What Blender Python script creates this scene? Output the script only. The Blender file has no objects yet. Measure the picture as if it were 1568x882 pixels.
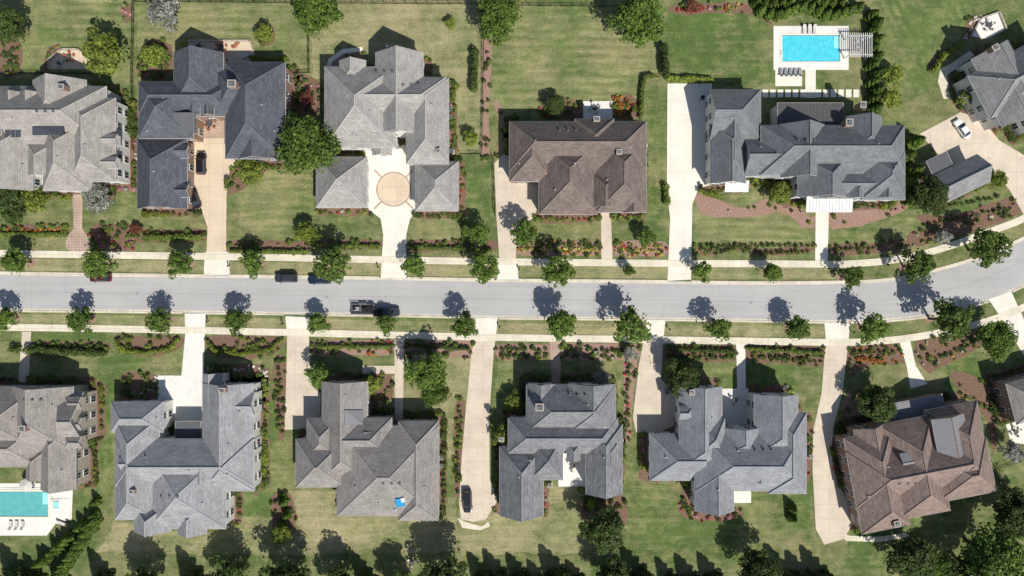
import bpy, math, random
import numpy as np
from mathutils import Vector, Matrix
from mathutils.geometry import tessellate_polygon
random.seed(7); rng=np.random.default_rng(7)
S=0.145; H=155.0
scene=bpy.context.scene
def W(px,py,h=0.0):
    k=S*(1-h/H); return ((px-784)*k, -(py-441)*k)
# ------------------------------------------------------------ object helpers
def link(o,parent=None):
    scene.collection.objects.link(o)
    if parent is not None: o.parent=parent
    return o
def empty(name):
    e=bpy.data.objects.new(name,None); e.empty_display_size=0.5; return link(e)
def mesh_obj(name,verts,faces,mats,midx=None,uvs=None,parent=None,smooth=False):
    me=bpy.data.meshes.new(name); me.from_pydata(verts,[],faces)
    for m in mats: me.materials.append(m)
    if midx: me.polygons.foreach_set('material_index',midx)
    if uvs:
        uv=me.uv_layers.new(name='UVMap'); uv.data.foreach_set('uv',[c for f in uvs for p in f for c in p])
    if smooth: me.polygons.foreach_set('use_smooth',[True]*len(faces))
    me.update()
    return link(bpy.data.objects.new(name,me),parent)
class MB:
    def __init__(s): s.v=[];s.f=[];s.m=[];s.u=[]
    def add(s,vs,fs,mi=0,uvs=None):
        b=len(s.v); s.v+= [tuple(p) for p in vs]
        for i,f in enumerate(fs):
            s.f.append(tuple(b+j for j in f)); s.m.append(mi)
            s.u.append(uvs[i] if uvs else [(0,0)]*len(f))
    def box(s,c,d,rot=0,mi=0,M=None):
        x,y,z=d[0]/2,d[1]/2,d[2]/2
        vs=[(a*x,b*y,e*z) for e in(-1,1) for b in(-1,1) for a in(-1,1)]
        cr,sr=math.cos(rot),math.sin(rot)
        vs=[(c[0]+p[0]*cr-p[1]*sr,c[1]+p[0]*sr+p[1]*cr,c[2]+p[2]) for p in vs]
        if M is not None: vs=[tuple(M@Vector(p)) for p in vs]
        s.add(vs,[(0,2,3,1),(4,5,7,6),(0,1,5,4),(2,6,7,3),(0,4,6,2),(1,3,7,5)],mi)
    def tube(s,p0,p1,r0,r1,n=8,mi=0,cap=True):
        p0=Vector(p0);p1=Vector(p1);d=(p1-p0).normalized()
        a=d.orthogonal().normalized();b=d.cross(a);vs=[]
        for p,r in((p0,r0),(p1,r1)):
            for i in range(n):
                t=2*math.pi*i/n; vs.append(tuple(p+a*math.cos(t)*r+b*math.sin(t)*r))
        fs=[(i,(i+1)%n,n+(i+1)%n,n+i) for i in range(n)]
        if cap: fs+=[tuple(range(n))[::-1],tuple(range(n,2*n))]
        s.add(vs,fs,mi)
    def obj(s,name,mats,parent=None,uv=False,smooth=False):
        if not s.v: return None
        return mesh_obj(name,s.v,s.f,mats,s.m,s.u if uv else None,parent,smooth)
def catmull(pts,n=6,closed=False):
    out=[];N=len(pts)
    rngi=range(N) if closed else range(N-1)
    for i in rngi:
        if closed: p=[pts[(i+k-1)%N] for k in range(4)]
        else: p=[pts[max(0,i-1)],pts[i],pts[i+1],pts[min(N-1,i+2)]]
        for j in range(n):
            t=j/n
            out.append(tuple(0.5*((2*p[1][k])+(-p[0][k]+p[2][k])*t+(2*p[0][k]-5*p[1][k]+4*p[2][k]-p[3][k])*t*t+(-p[0][k]+3*p[1][k]-3*p[2][k]+p[3][k])*t**3) for k in (0,1)))
    if not closed: out.append(tuple(pts[-1]))
    return out
def inpoly(x,y,poly):
    c=False;n=len(poly);j=n-1
    for i in range(n):
        xi,yi=poly[i];xj,yj=poly[j]
        if (yi>y)!=(yj>y) and x<(xj-xi)*(y-yi)/(yj-yi)+xi: c=not c
        j=i
    return c
# ------------------------------------------------------------ materials
def newmat(name):
    m=bpy.data.materials.new(name);m.use_nodes=True
    nt=m.node_tree; b=nt.nodes['Principled BSDF']; b.inputs['Roughness'].default_value=.85
    b.inputs['Specular IOR Level'].default_value=.25
    return m,nt,b
def N(nt,t,**k):
    n=nt.nodes.new(t)
    for a,v in k.items(): setattr(n,a,v)
    return n
def mathn(nt,op,a,b=None,clamp=False):
    n=N(nt,'ShaderNodeMath',operation=op); n.use_clamp=clamp
    for i,x in enumerate((a,b)):
        if x is None: continue
        if isinstance(x,(int,float)): n.inputs[i].default_value=x
        else: nt.links.new(x,n.inputs[i])
    return n.outputs[0]
def noise(nt,vec,scale,detail=4,rough=.6):
    n=N(nt,'ShaderNodeTexNoise');n.inputs['Scale'].default_value=scale
    n.inputs['Detail'].default_value=detail;n.inputs['Roughness'].default_value=rough
    if vec is not None: nt.links.new(vec,n.inputs['Vector'])
    return n.outputs[0]
def remap(nt,v,a,b,c,d):
    n=N(nt,'ShaderNodeMapRange');nt.links.new(v,n.inputs[0])
    for i,x in enumerate((a,b,c,d)): n.inputs[i+1].default_value=x
    return n.outputs[0]
def mix(nt,f,a,b,blend='MIX'):
    n=N(nt,'ShaderNodeMix',data_type='RGBA',blend_type=blend)
    if isinstance(f,(int,float)): n.inputs[0].default_value=f
    else: nt.links.new(f,n.inputs[0])
    for i,x in ((6,a),(7,b)):
        if isinstance(x,tuple): n.inputs[i].default_value=(*x[:3],1)
        else: nt.links.new(x,n.inputs[i])
    return n.outputs[2]
def scalecol(nt,col,f):
    n=N(nt,'ShaderNodeVectorMath',operation='SCALE')
    if isinstance(col,tuple): n.inputs[0].default_value=col
    else: nt.links.new(col,n.inputs[0])
    nt.links.new(f,n.inputs['Scale']); return n.outputs[0]
def pos(nt,rot=0,sc=(1,1,1)):
    g=N(nt,'ShaderNodeNewGeometry'); m=N(nt,'ShaderNodeMapping')
    m.inputs['Rotation'].default_value=(0,0,rot);m.inputs['Scale'].default_value=sc
    nt.links.new(g.outputs['Position'],m.inputs['Vector']); return m.outputs[0]
def grass(name,g1,g2,dry,dryamt,ang=0.0,period=2.2,stripe=.1,streak=.5):
    m,nt,b=newmat(name)
    p=pos(nt)
    big=noise(nt,p,.06,8,.72); mid=noise(nt,p,.40,6,.72); fine=noise(nt,p,2.6,5,.8)
    col=mix(nt,remap(nt,mid,.38,.62,0,1),g1,g2)
    ps=pos(nt,ang,(.10,.9,1)); st=noise(nt,ps,1.0,5,.7)
    dm=mathn(nt,'ADD',mathn(nt,'MULTIPLY',big,2.3),mathn(nt,'MULTIPLY',st,streak))
    dm=mathn(nt,'ADD',dm,mathn(nt,'MULTIPLY',mid,1.0))
    pr=pos(nt,ang); sx=N(nt,'ShaderNodeSeparateXYZ');nt.links.new(pr,sx.inputs[0])
    wob=mathn(nt,'ADD',sx.outputs[1],mathn(nt,'MULTIPLY',mid,1.3))
    wob=mathn(nt,'ADD',wob,mathn(nt,'MULTIPLY',noise(nt,p,.05,2,.5),3.0))
    s=mathn(nt,'SINE',mathn(nt,'MULTIPLY',wob,2*math.pi/period))
    s=remap(nt,s,-.8,.8,-1,1)
    amp=remap(nt,noise(nt,p,.07,4,.6),.38,.60,0.0,1.0)
    s=mathn(nt,'MULTIPLY',s,amp)
    dm=mathn(nt,'ADD',dm,mathn(nt,'MULTIPLY',s,stripe*1.0))
    lo=1.65+.5*streak+(.5-dryamt)*.9
    col=mix(nt,remap(nt,dm,lo-.34,lo+.34,0,1),col,dry)
    s=mathn(nt,'ADD',mathn(nt,'MULTIPLY',s,stripe*.7),1.0)
    f=mathn(nt,'MULTIPLY',s,remap(nt,fine,.25,.75,.50,1.50))
    f=mathn(nt,'MULTIPLY',f,remap(nt,st,.3,.7,.90,1.10))
    f=mathn(nt,'MULTIPLY',f,remap(nt,noise(nt,p,.16,6,.75),.3,.7,.76,1.20))
    nt.links.new(scalecol(nt,col,f),b.inputs['Base Color']); b.inputs['Roughness'].default_value=.95
    b.inputs['Specular IOR Level'].default_value=.1
    return m
DR=(.29,.262,.135)
m_ground=grass('grass_mixed',(.092,.132,.043),(.124,.163,.058),DR,.36,0,2.2,.02,.4)
m_green=grass('grass_lush',(.082,.130,.038),(.110,.156,.050),DR,.25,.0,1.7,.04,.5)
m_greenv=grass('grass_lush_v',(.086,.132,.040),(.114,.160,.052),DR,.28,math.pi/2,1.7,.03,.5)
m_strip=grass('grass_striped',(.112,.158,.052),(.138,.182,.066),DR,.45,0,2.0,.10,.7)
m_dry=grass('grass_dry',(.126,.162,.060),(.156,.186,.074),(.34,.30,.17),.56,0,2.0,.035,.6)
m_diag=grass('grass_diagonal',(.10,.148,.046),(.125,.172,.058),DR,.36,math.radians(62),2.0,.09,.6)
def concrete(name,c,var=.12,joint=3.0,jd=.75,rot=0):
    m,nt,b=newmat(name);p=pos(nt,rot)
    f=mathn(nt,'MULTIPLY',remap(nt,noise(nt,p,.25,6,.65),.3,.7,1-var,1+var),remap(nt,noise(nt,p,3,4,.7),.3,.7,1-var*.5,1+var*.5))
    br=N(nt,'ShaderNodeTexBrick');br.offset=0;br.inputs['Scale'].default_value=1
    br.inputs['Brick Width'].default_value=joint;br.inputs['Row Height'].default_value=joint
    br.inputs['Mortar Size'].default_value=.05;br.inputs['Color1'].default_value=(1,1,1,1);br.inputs['Color2'].default_value=(.94,.94,.94,1);br.inputs['Mortar'].default_value=(jd,jd,jd,1)
    nt.links.new(p,br.inputs['Vector'])
    col=mix(nt,1.0,c,br.outputs['Color'],'MULTIPLY')
    nt.links.new(scalecol(nt,col,f),b.inputs['Base Color']);return m
m_cream=concrete('concrete_cream',(.77,.73,.64),.08,3.2,.84)
m_tan=concrete('concrete_tan',(.65,.53,.40),.10,3.2,.8)
m_pink=concrete('concrete_pinkish',(.62,.53,.43),.13,3.2,.8)
m_walk=concrete('concrete_sidewalk',(.69,.63,.51),.15,1.5,.78)
m_kerb=concrete('concrete_kerb',(.62,.56,.46),.18,3.0,.65)
m_stone=concrete('stone_pavers',(.46,.34,.27),.25,.6,.7)
m_whitedeck=concrete('pool_deck_stone',(.76,.74,.69),.08,1.0,.88)
m_road,nt,b=newmat('asphalt_aged')
f=mathn(nt,'MULTIPLY',remap(nt,noise(nt,pos(nt),.10,6,.65),.3,.7,.92,1.07),remap(nt,noise(nt,pos(nt,math.radians(.7),(.03,1,1)),.9,4,.6),.3,.7,.93,1.06))
f=mathn(nt,'MULTIPLY',f,remap(nt,noise(nt,pos(nt),4,4,.8),.3,.7,.91,1.09))
nt.links.new(scalecol(nt,(.415,.41,.405),f),b.inputs['Base Color'])
m_seam,nt,b=newmat('asphalt_seam');b.inputs['Base Color'].default_value=(.31,.31,.31,1)
def simple(name,c,rough=.8,metal=0,var=.12,sc=2.0,spec=.3):
    m,nt,b=newmat(name);b.inputs['Roughness'].default_value=rough;b.inputs['Metallic'].default_value=metal
    b.inputs['Specular IOR Level'].default_value=spec
    nt.links.new(scalecol(nt,tuple(c),remap(nt,noise(nt,pos(nt),sc,5,.65),.3,.7,1-var,1+var)),b.inputs['Base Color']);return m
m_mulch=simple('mulch',(.19,.118,.085),.95,0,.5,3.5,.1)
m_mulchp=simple('mulch_pinkish',(.31,.20,.16),.95,0,.35,3.0,.1)
m_trim=simple('white_trim',(.72,.72,.70),.6,0,.05)
m_gut=simple('gutter',(.42,.42,.41),.5,0,.1)
m_brick=simple('brick_wall',(.30,.20,.155),.9,0,.25,5)
m_wstone=simple('stone_wall',(.42,.37,.31),.9,0,.3,3)
m_wwhite=simple('painted_wall',(.66,.65,.62),.8,0,.06)
m_glass=simple('window_glass',(.03,.04,.05),.08,0,.1,1,.8)
m_black=simple('black_metal',(.02,.02,.022),.5,.3,.1)
m_metalroof=simple('dark_metal_roof',(.10,.095,.095),.5,.2,.12)
m_flat=simple('flat_membrane_roof',(.10,.105,.115),.7,0,.2)
m_solar=simple('solar_panel',(.055,.062,.078),.25,.1,.1,1,.6)
m_panelg=simple('standing_seam_slate_grey',(.20,.20,.215),.6,.0,.15,2,.3)
m_capst=simple('chimney_cap_stone',(.36,.33,.30),.8,0,.2)
m_grey=simple('grey_metal',(.35,.36,.37),.5,.4,.1)
m_dkgrey=simple('dark_grey_plastic',(.08,.08,.085),.6,0,.1)
m_bark=simple('bark',(.12,.09,.065),.95,0,.3,6)
m_blue=simple('blue_tarp',(.02,.30,.62),.5,0,.15,3)
m_fab=simple('cushion_fabric',(.55,.53,.5),.9,0,.08)
m_red=simple('tail_light',(.35,.02,.015),.3,0,.1)
m_terra=simple('terracotta_cushion',(.38,.14,.07),.8,0,.1)
m_binb=simple('wheelie_bin_green',(.03,.07,.04),.6,0,.1)
m_rock=simple('pale_rock',(.55,.52,.46),.9,0,.25,3)
def roofmat(name,c,var=.16):
    m,nt,b=newmat(name)
    uv=N(nt,'ShaderNodeUVMap');br=N(nt,'ShaderNodeTexBrick');br.inputs['Scale'].default_value=1
    br.inputs['Brick Width'].default_value=.8;br.inputs['Row Height'].default_value=.42;br.inputs['Mortar Size'].default_value=.04
    a=tuple(x*(1-var) for x in c);d=tuple(x*(1+var) for x in c);mo=tuple(x*.70 for x in c)
    br.inputs['Color1'].default_value=(*a,1);br.inputs['Color2'].default_value=(*d,1);br.inputs['Mortar'].default_value=(*mo,1)
    wb=N(nt,'ShaderNodeVectorMath',operation='ADD');nz=N(nt,'ShaderNodeTexNoise');nz.inputs['Scale'].default_value=1.2
    nt.links.new(uv.outputs[0],nz.inputs['Vector']);sc=N(nt,'ShaderNodeVectorMath',operation='SCALE');nt.links.new(nz.outputs['Color'],sc.inputs[0]);sc.inputs['Scale'].default_value=.28
    nt.links.new(uv.outputs[0],wb.inputs[0]);nt.links.new(sc.outputs[0],wb.inputs[1])
    nt.links.new(wb.outputs[0],br.inputs['Vector'])
    mp=N(nt,'ShaderNodeMapping');mp.inputs['Scale'].default_value=(.22,1.5,1);nt.links.new(uv.outputs[0],mp.inputs['Vector'])
    f=mathn(nt,'MULTIPLY',remap(nt,noise(nt,mp.outputs[0],1.0,4,.6),.3,.7,.88,1.12),remap(nt,noise(nt,pos(nt),.3,6,.7),.3,.7,.82,1.16))
    f=mathn(nt,'MULTIPLY',f,remap(nt,noise(nt,pos(nt),4,4,.8),.3,.7,.76,1.24))
    # weather staining running down the slope
    mp2=N(nt,'ShaderNodeMapping');mp2.inputs['Scale'].default_value=(1.3,.12,1);nt.links.new(uv.outputs[0],mp2.inputs['Vector'])
    f=mathn(nt,'MULTIPLY',f,remap(nt,noise(nt,mp2.outputs[0],1.0,3,.6),.55,.75,1.0,.86))
    nt.links.new(scalecol(nt,br.outputs['Color'],f),b.inputs['Base Color'])
    b.inputs['Roughness'].default_value=.9;return m
def leafmat(name,c,c2=None,trans=.28):
    m,nt,b=newmat(name);g=N(nt,'ShaderNodeNewGeometry');o=N(nt,'ShaderNodeObjectInfo')
    c2=c2 or tuple(x*y for x,y in zip(c,(1.8,1.6,1.4)))
    c0=tuple(x*.45 for x in c)
    col=mix(nt,g.outputs['Random Per Island'],c0,c2)
    f=mathn(nt,'MULTIPLY',remap(nt,o.outputs['Random'],0,1,.76,1.24),remap(nt,noise(nt,pos(nt),.8,3,.6),.3,.7,.70,1.32))
    col=scalecol(nt,col,f);nt.links.new(col,b.inputs['Base Color'])
    b.inputs['Roughness'].default_value=.6;b.inputs['Specular IOR Level'].default_value=.2
    t=N(nt,'ShaderNodeBsdfTranslucent');nt.links.new(scalecol(nt,col,remap(nt,o.outputs['Random'],0,1,1.2,1.4)),t.inputs['Color'])
    mx=N(nt,'ShaderNodeMixShader');mx.inputs[0].default_value=trans
    nt.links.new(b.outputs[0],mx.inputs[1]);nt.links.new(t.outputs[0],mx.inputs[2])
    nt.links.new(mx.outputs[0],nt.nodes['Material Output'].inputs['Surface']);return m
lf_mid=leafmat('foliage_mid',(.090,.155,.031))
lf_dark=leafmat('foliage_dark',(.060,.100,.028))
lf_lime=leafmat('foliage_lime',(.165,.230,.043))
lf_silver=leafmat('foliage_silver',(.22,.24,.19),(.5,.5,.45))
lf_red=leafmat('foliage_red',(.15,.06,.045))
lf_bed=leafmat('foliage_shrub',(.115,.170,.042))
fl={'o':leafmat('flowers_orange',(.45,.18,.04),(.80,.36,.07)),'y':leafmat('flowers_yellow',(.38,.36,.08),(.66,.60,.16)),
    'p':leafmat('flowers_pink',(.42,.15,.19),(.75,.38,.42)),'r':leafmat('flowers_red',(.40,.06,.05),(.62,.12,.11)),'w':leafmat('flowers_white',(.38,.42,.30),(.75,.76,.66))}
# ------------------------------------------------------------ foliage
def norm(a): return a/np.maximum(np.linalg.norm(a,axis=1,keepdims=True),1e-6)
def leafquads(c,d,size):
    n=len(c); nn=norm(d*.7+np.array([0,0,.55])+rng.normal(0,.45,(n,3)))
    t=norm(np.cross(nn,rng.normal(0,1,(n,3)))); b=np.cross(nn,t)
    s=(size*rng.uniform(.6,1.35,n))[:,None]; w=rng.uniform(.5,.85,n)[:,None]
    return np.stack([c-t*s,c-b*s*w,c+t*s,c+b*s*w],1).reshape(-1,3)
def ball(c,r,n,size):
    d=norm(rng.normal(0,1,(n,3))); d[:,2]=np.where(rng.random(n)<.75,np.abs(d[:,2]),d[:,2])
    rad=rng.uniform(.72,1.05,n)[:,None]
    return leafquads(np.array(c)+d*np.array(r)*rad,d,size)
def foliage_mesh(name,quads,mats,extra=None,slots=None):
    V=np.concatenate(quads); nq=len(V)//4
    ev=extra.v if extra else []; ef=extra.f if extra else []
    me=bpy.data.meshes.new(name); nv=len(V)+len(ev)
    me.vertices.add(nv); allv=np.concatenate([V,np.array(ev).reshape(-1,3)]) if ev else V
    me.vertices.foreach_set('co',allv.astype(np.float32).ravel())
    lt=[4]*nq+[len(f) for f in ef]; loops=list(range(nq*4))+[i+nq*4 for f in ef for i in f]
    me.loops.add(len(loops));me.loops.foreach_set('vertex_index',loops)
    me.polygons.add(len(lt));st=np.concatenate([[0],np.cumsum(lt)[:-1]]).astype(np.int32)
    me.polygons.foreach_set('loop_start',st)
    for m in mats: me.materials.append(m)
    if slots is None: slots=[0]*nq
    me.polygons.foreach_set('material_index',list(slots)+[len(mats)-1]*len(ef))
    me.update(calc_edges=True);me.validate();return me
def crown_mesh(name,R,Rz,hc,nc,nl,ls,mat,seed):
    global rng; rng=np.random.default_rng(seed); q=[];t=MB();r=random.Random(seed)
    base=hc-Rz*.9
    t.tube((0,0,-.1),(r.uniform(-.1,.1),r.uniform(-.1,.1),base+Rz*.5),R*.075,R*.05,8)
    t.tube((0,0,base+Rz*.5),(0,0,hc+Rz*.5),R*.05,R*.02,6)
    for i in range(nc):
        z=r.uniform(-.55,1.0); a=i*2.39996+r.uniform(-.35,.35)
        rr=math.sqrt(max(0,1-z*z*.9)); k=r.uniform(.50,.92)*(1+.20*math.sin(3*a+seed))
        if r.random()<.2: k*=.55
        c=np.array([math.cos(a)*rr*R*k,math.sin(a)*rr*R*k,hc+z*Rz*.72])
        cr=R*r.uniform(.17,.34)
        q.append(ball(c,(cr,cr,cr*.75),nl,ls))
        if i%3==0: t.tube((0,0,base+Rz*.3),tuple(c),R*.03,R*.008,5)
    d=norm(rng.normal(0,1,(nl*4,3)));d[:,2]=np.abs(d[:,2])*.9-.2
    q.append(leafquads(np.array([0,0,hc])+d*np.array([R,R,Rz])*rng.uniform(.55,1.12,(nl*4,1)),d,ls))
    return foliage_mesh(name,q,[mat,m_bark],t)
street=[crown_mesh('street_tree_mesh',2.6,2.4,4.6,27,58,.22,lf_mid,s) for s in (1,2,3,4,5,6)]
big=[crown_mesh('yard_tree_mesh',5.0,4.2,6.8,62,95,.27,lf_mid,s) for s in (11,12,13)]
bigd=[crown_mesh('dark_tree_mesh',5.0,4.5,7.2,60,90,.28,lf_dark,s) for s in (21,22,23)]
lime=[crown_mesh('lime_tree_mesh',2.6,2.0,3.0,30,70,.20,lf_lime,s) for s in (31,32)]
silv=[crown_mesh('silver_tree_mesh',3.0,2.4,4.0,34,60,.2,lf_silver,41)]
redt=[crown_mesh('red_tree_mesh',2.0,1.5,2.2,20,60,.2,lf_red,51)]
def conifer_mesh(name,R,h,mat,seed,dens=1500):
    global rng;rng=np.random.default_rng(seed);n=dens
    z=1-np.sqrt(rng.uniform(0,1,n)); a=rng.uniform(0,2*np.pi,n)
    rr=R*(1-z)**.75*(.82+.22*np.sin(a*5+z*23))*rng.uniform(.75,1.05,n)
    c=np.stack([np.cos(a)*rr,np.sin(a)*rr,.2+z*h],1);d=np.stack([np.cos(a),np.sin(a),np.full(n,.25)],1)
    t=MB();t.tube((0,0,-.1),(0,0,h*.9),R*.12,R*.02,6)
    return foliage_mesh(name,[leafquads(c,d,.17+R*.04)],[mat,m_bark],t)
conif=[conifer_mesh('conifer_mesh',1.25,3.6,lf_mid,s) for s in (61,62)]
conifd=[conifer_mesh('dark_conifer_mesh',2.4,8.0,lf_dark,s,3000) for s in (63,64)]
rt=random.Random(99)
def tree(px,py,r,kind='street'):
    lib,R0,hc,name={'street':(street,2.6,4.6,'street_tree'),'big':(big,5.0,6.8,'shade_tree'),'dark':(bigd,5.0,7.2,'dark_shade_tree'),
      'lime':(lime,2.6,3.0,'ornamental_tree'),'silver':(silv,3.0,4.0,'silver_leaf_tree'),'red':(redt,2.0,2.2,'purple_leaf_tree'),
      'con':(conif,1.25,2.0,'arborvitae_tree'),'cond':(conifd,2.4,3.0,'spruce_tree')}[kind]
    s=r*S/R0*1.0; s=s/(1+hc*s/H*.5)
    x,y=W(px,py,hc*s)
    o=bpy.data.objects.new(name,rt.choice(lib));o.location=(x,y,0);o.rotation_euler=(0,0,rt.uniform(0,6.28))
    o.scale=(s*rt.uniform(.92,1.08),s*rt.uniform(.92,1.08),s*rt.uniform(.92,1.06));link(o)
    return o
HARD=[];FOOT=[]
def blocked(x,y,pad=0):
    for p in HARD:
        if inpoly(x,y,p): return True
    for (cx,cy,ux,uy,hl,hw) in FOOT:
        dx,dy=x-cx,y-cy; a=dx*ux+dy*uy; c=-dx*uy+dy*ux
        if abs(a)<hl+pad and abs(c)<hw+pad: return True
    return False
class Plants:
    def __init__(s): s.q=[];s.slots=[]
    def ball(s,x,y,r,slot=0,h=None,n=None):
        n=n or max(22,int(75*r*r/.36)); n=min(n,260)
        q=ball((x,y,(h or r)*.75),(r,r,(h or r)),n,.15+.05*r); s.q.append(q); s.slots+= [slot]*n
    def make(s,name,mats):
        if not s.q: return
        me=foliage_mesh(name,s.q,mats,None,s.slots)
        return link(bpy.data.objects.new(name,me))
def row(pts,r=.5,gap=1.0,mat=None,name='shrub_row',h=None,jit=.12):
    p=Plants();pts=[W(*q) for q in pts]
    for a,b in zip(pts[:-1],pts[1:]):
        L=math.dist(a,b);n=max(1,int(L/gap))
        for i in range(n):
            t=(i+.5)/n;x=a[0]+(b[0]-a[0])*t+random.gauss(0,jit);y=a[1]+(b[1]-a[1])*t+random.gauss(0,jit)
            if blocked(x,y): continue
            p.ball(x,y,r*random.uniform(.75,1.25),0,h)
    return p.make(name,[mat or lf_bed])
def hedge(pts,r=.55,h=1.0,mat=None,name='hedge'): return row(pts,r,r*.75,mat,name,h,.07)
# ------------------------------------------------------------ flat sheets
LZ={'lawn':.004,'bed':.024,'path':.044,'drive':.064};CNT={k:0 for k in LZ}
def sheet(name,pts,layer,mat,smooth=0,world=False,z=None,jit=0):
    if smooth: pts=catmull(pts,smooth,True)
    w=pts if world else [W(*p) for p in pts]
    if jit:
        q=[]
        for i in range(len(w)):
            A,B=w[i],w[(i+1)%len(w)];n=max(1,int(math.dist(A,B)/1.2))
            for j in range(n): t=j/n;q.append((A[0]+(B[0]-A[0])*t+random.gauss(0,jit),A[1]+(B[1]-A[1])*t+random.gauss(0,jit)))
        w=q
    if z is None: z=LZ[layer]+(CNT[layer]%9)*.002;CNT[layer]+=1
    v=[Vector((x,y,0)) for x,y in w];tri=tessellate_polygon([v])
    if layer in('path','drive'): HARD.append(w)
    fs=[]
    for t in tri:
        a,b,c=[v[i] for i in t]
        fs.append(tuple(t) if (b-a).cross(c-a).z>0 else tuple(reversed(t)))
    return mesh_obj(name,[(x,y,z) for x,y in w],fs,[mat])
def rect(a,b,c,d): return [(a,b),(c,b),(c,d),(a,d)]
def strip(pts,wd,n=8):
    c=[W(*p) for p in catmull(pts,n)];L=[];R=[]
    for i,p in enumerate(c):
        a=c[max(0,i-1)];b=c[min(len(c)-1,i+1)];d=Vector((b[0]-a[0],b[1]-a[1])).normalized()
        L.append((p[0]-d.y*wd/2,p[1]+d.x*wd/2));R.append((p[0]+d.y*wd/2,p[1]-d.x*wd/2))
    return L,R
def stripsheet(name,pts,wd,z,mat,hard=False,hgt=0,skip=()):
    L,R=strip(pts,wd);v=[];f=[]
    for i in range(len(L)):
        v+=[(*L[i],z),(*R[i],z)]
        if hgt: v+=[(*L[i],0),(*R[i],0)]
    k=4 if hgt else 2
    for i in range(len(L)-1):
        xm=(L[i][0]+L[i+1][0])/2/S+784
        if any(a<xm<b for a,b in skip): continue
        a=i*k;b=a+k
        f.append((a,a+1,b+1,b))
        if hgt: f+=[(a,b,b+2,a+2),(a+1,a+3,b+3,b+1)]
    if hard: HARD.append(L+R[::-1])
    return mesh_obj(name,v,f,[mat])
mesh_obj('ground',[(-1500,-1500,0),(1500,-1500,0),(1500,1500,0),(-1500,1500,0)],[(0,1,2,3)],[m_ground])
top=[(-300,410),(0,417),(200,420),(400,422),(600,425),(784,428),(1000,430),(1150,432),(1280,431),(1360,427),(1430,413),(1500,392),(1568,363),(1640,325),(1750,255)]
bot=[(-300,470),(0,476),(200,478),(400,481),(600,484),(784,488),(1000,490),(1150,492),(1300,494),(1400,488),(1480,473),(1568,438),(1660,385),(1790,300)]
swn=[(-300,380),(0,388),(200,391),(400,394),(600,398),(784,401),(1000,403),(1200,404),(1300,404),(1380,396),(1450,378),(1520,353),(1568,334),(1640,295),(1740,220)]
sws=[(-300,497),(0,501),(200,504),(400,508),(600,513),(784,517),(1000,520),(1200,523),(1300,524),(1380,519),(1460,505),(1520,489),(1568,470),(1650,430),(1800,350)]
rp=[W(*p) for p in catmull(top,6)]+[W(*p) for p in catmull(bot,6)][::-1]
sheet('road',rp,'drive',m_road,world=True,z=.03)
mid=[((a[0]+b[0])/2,(a[1]+b[1])/2) for a,b in zip(top,bot)]
stripsheet('road_centre_seam',mid[:-1],.09,.036,m_seam)
kskN=[(314,350),(582,624),(761,793),(1022,1059)]
kskS=[(281,316),(436,474),(725,762),(986,1019),(1261,1301),(1514,1550)]
stripsheet('kerb_north',catmull(top,5),.42,.12,m_kerb,hgt=1,skip=kskN)
stripsheet('kerb_south',catmull(bot,5),.42,.12,m_kerb,hgt=1,skip=kskS)
stripsheet('gutter_north',[(x,y+2.6) for x,y in top],.42,.034,m_kerb)
stripsheet('gutter_south',[(x,y-2.6) for x,y in bot],.42,.034,m_kerb)
stripsheet('sidewalk_north',swn,1.55,.09,m_walk,hard=True)
stripsheet('sidewalk_south',sws,1.55,.09,m_walk,hard=True)
stripsheet('verge_grass_north',[(0,405),(400,410),(784,415),(1150,418),(1300,418)],2.6,.006,m_dry)
stripsheet('verge_grass_south',[(0,489),(400,495),(784,503),(1150,507),(1300,509)],2.4,.007,m_dry)
mb=MB();rc=random.Random(5)
for i in range(16):
    px=40+i*88+rc.uniform(-30,30)
    if px>1280: continue
    yt=417+px*.0135;pp=[]
    n=rc.choice([4,7,7])
    for j in range(n+1): pp.append(W(px+rc.uniform(-2.2,2.2),yt+4+j*8))
    for a,b_ in zip(pp[:-1],pp[1:]):
        L=math.dist(a,b_);mb.box(((a[0]+b_[0])/2,(a[1]+b_[1])/2,.034),(L,.06,.006),math.atan2(b_[1]-a[1],b_[0]-a[0]))
mb.obj('road_crack_sealant',[m_seam])
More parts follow.
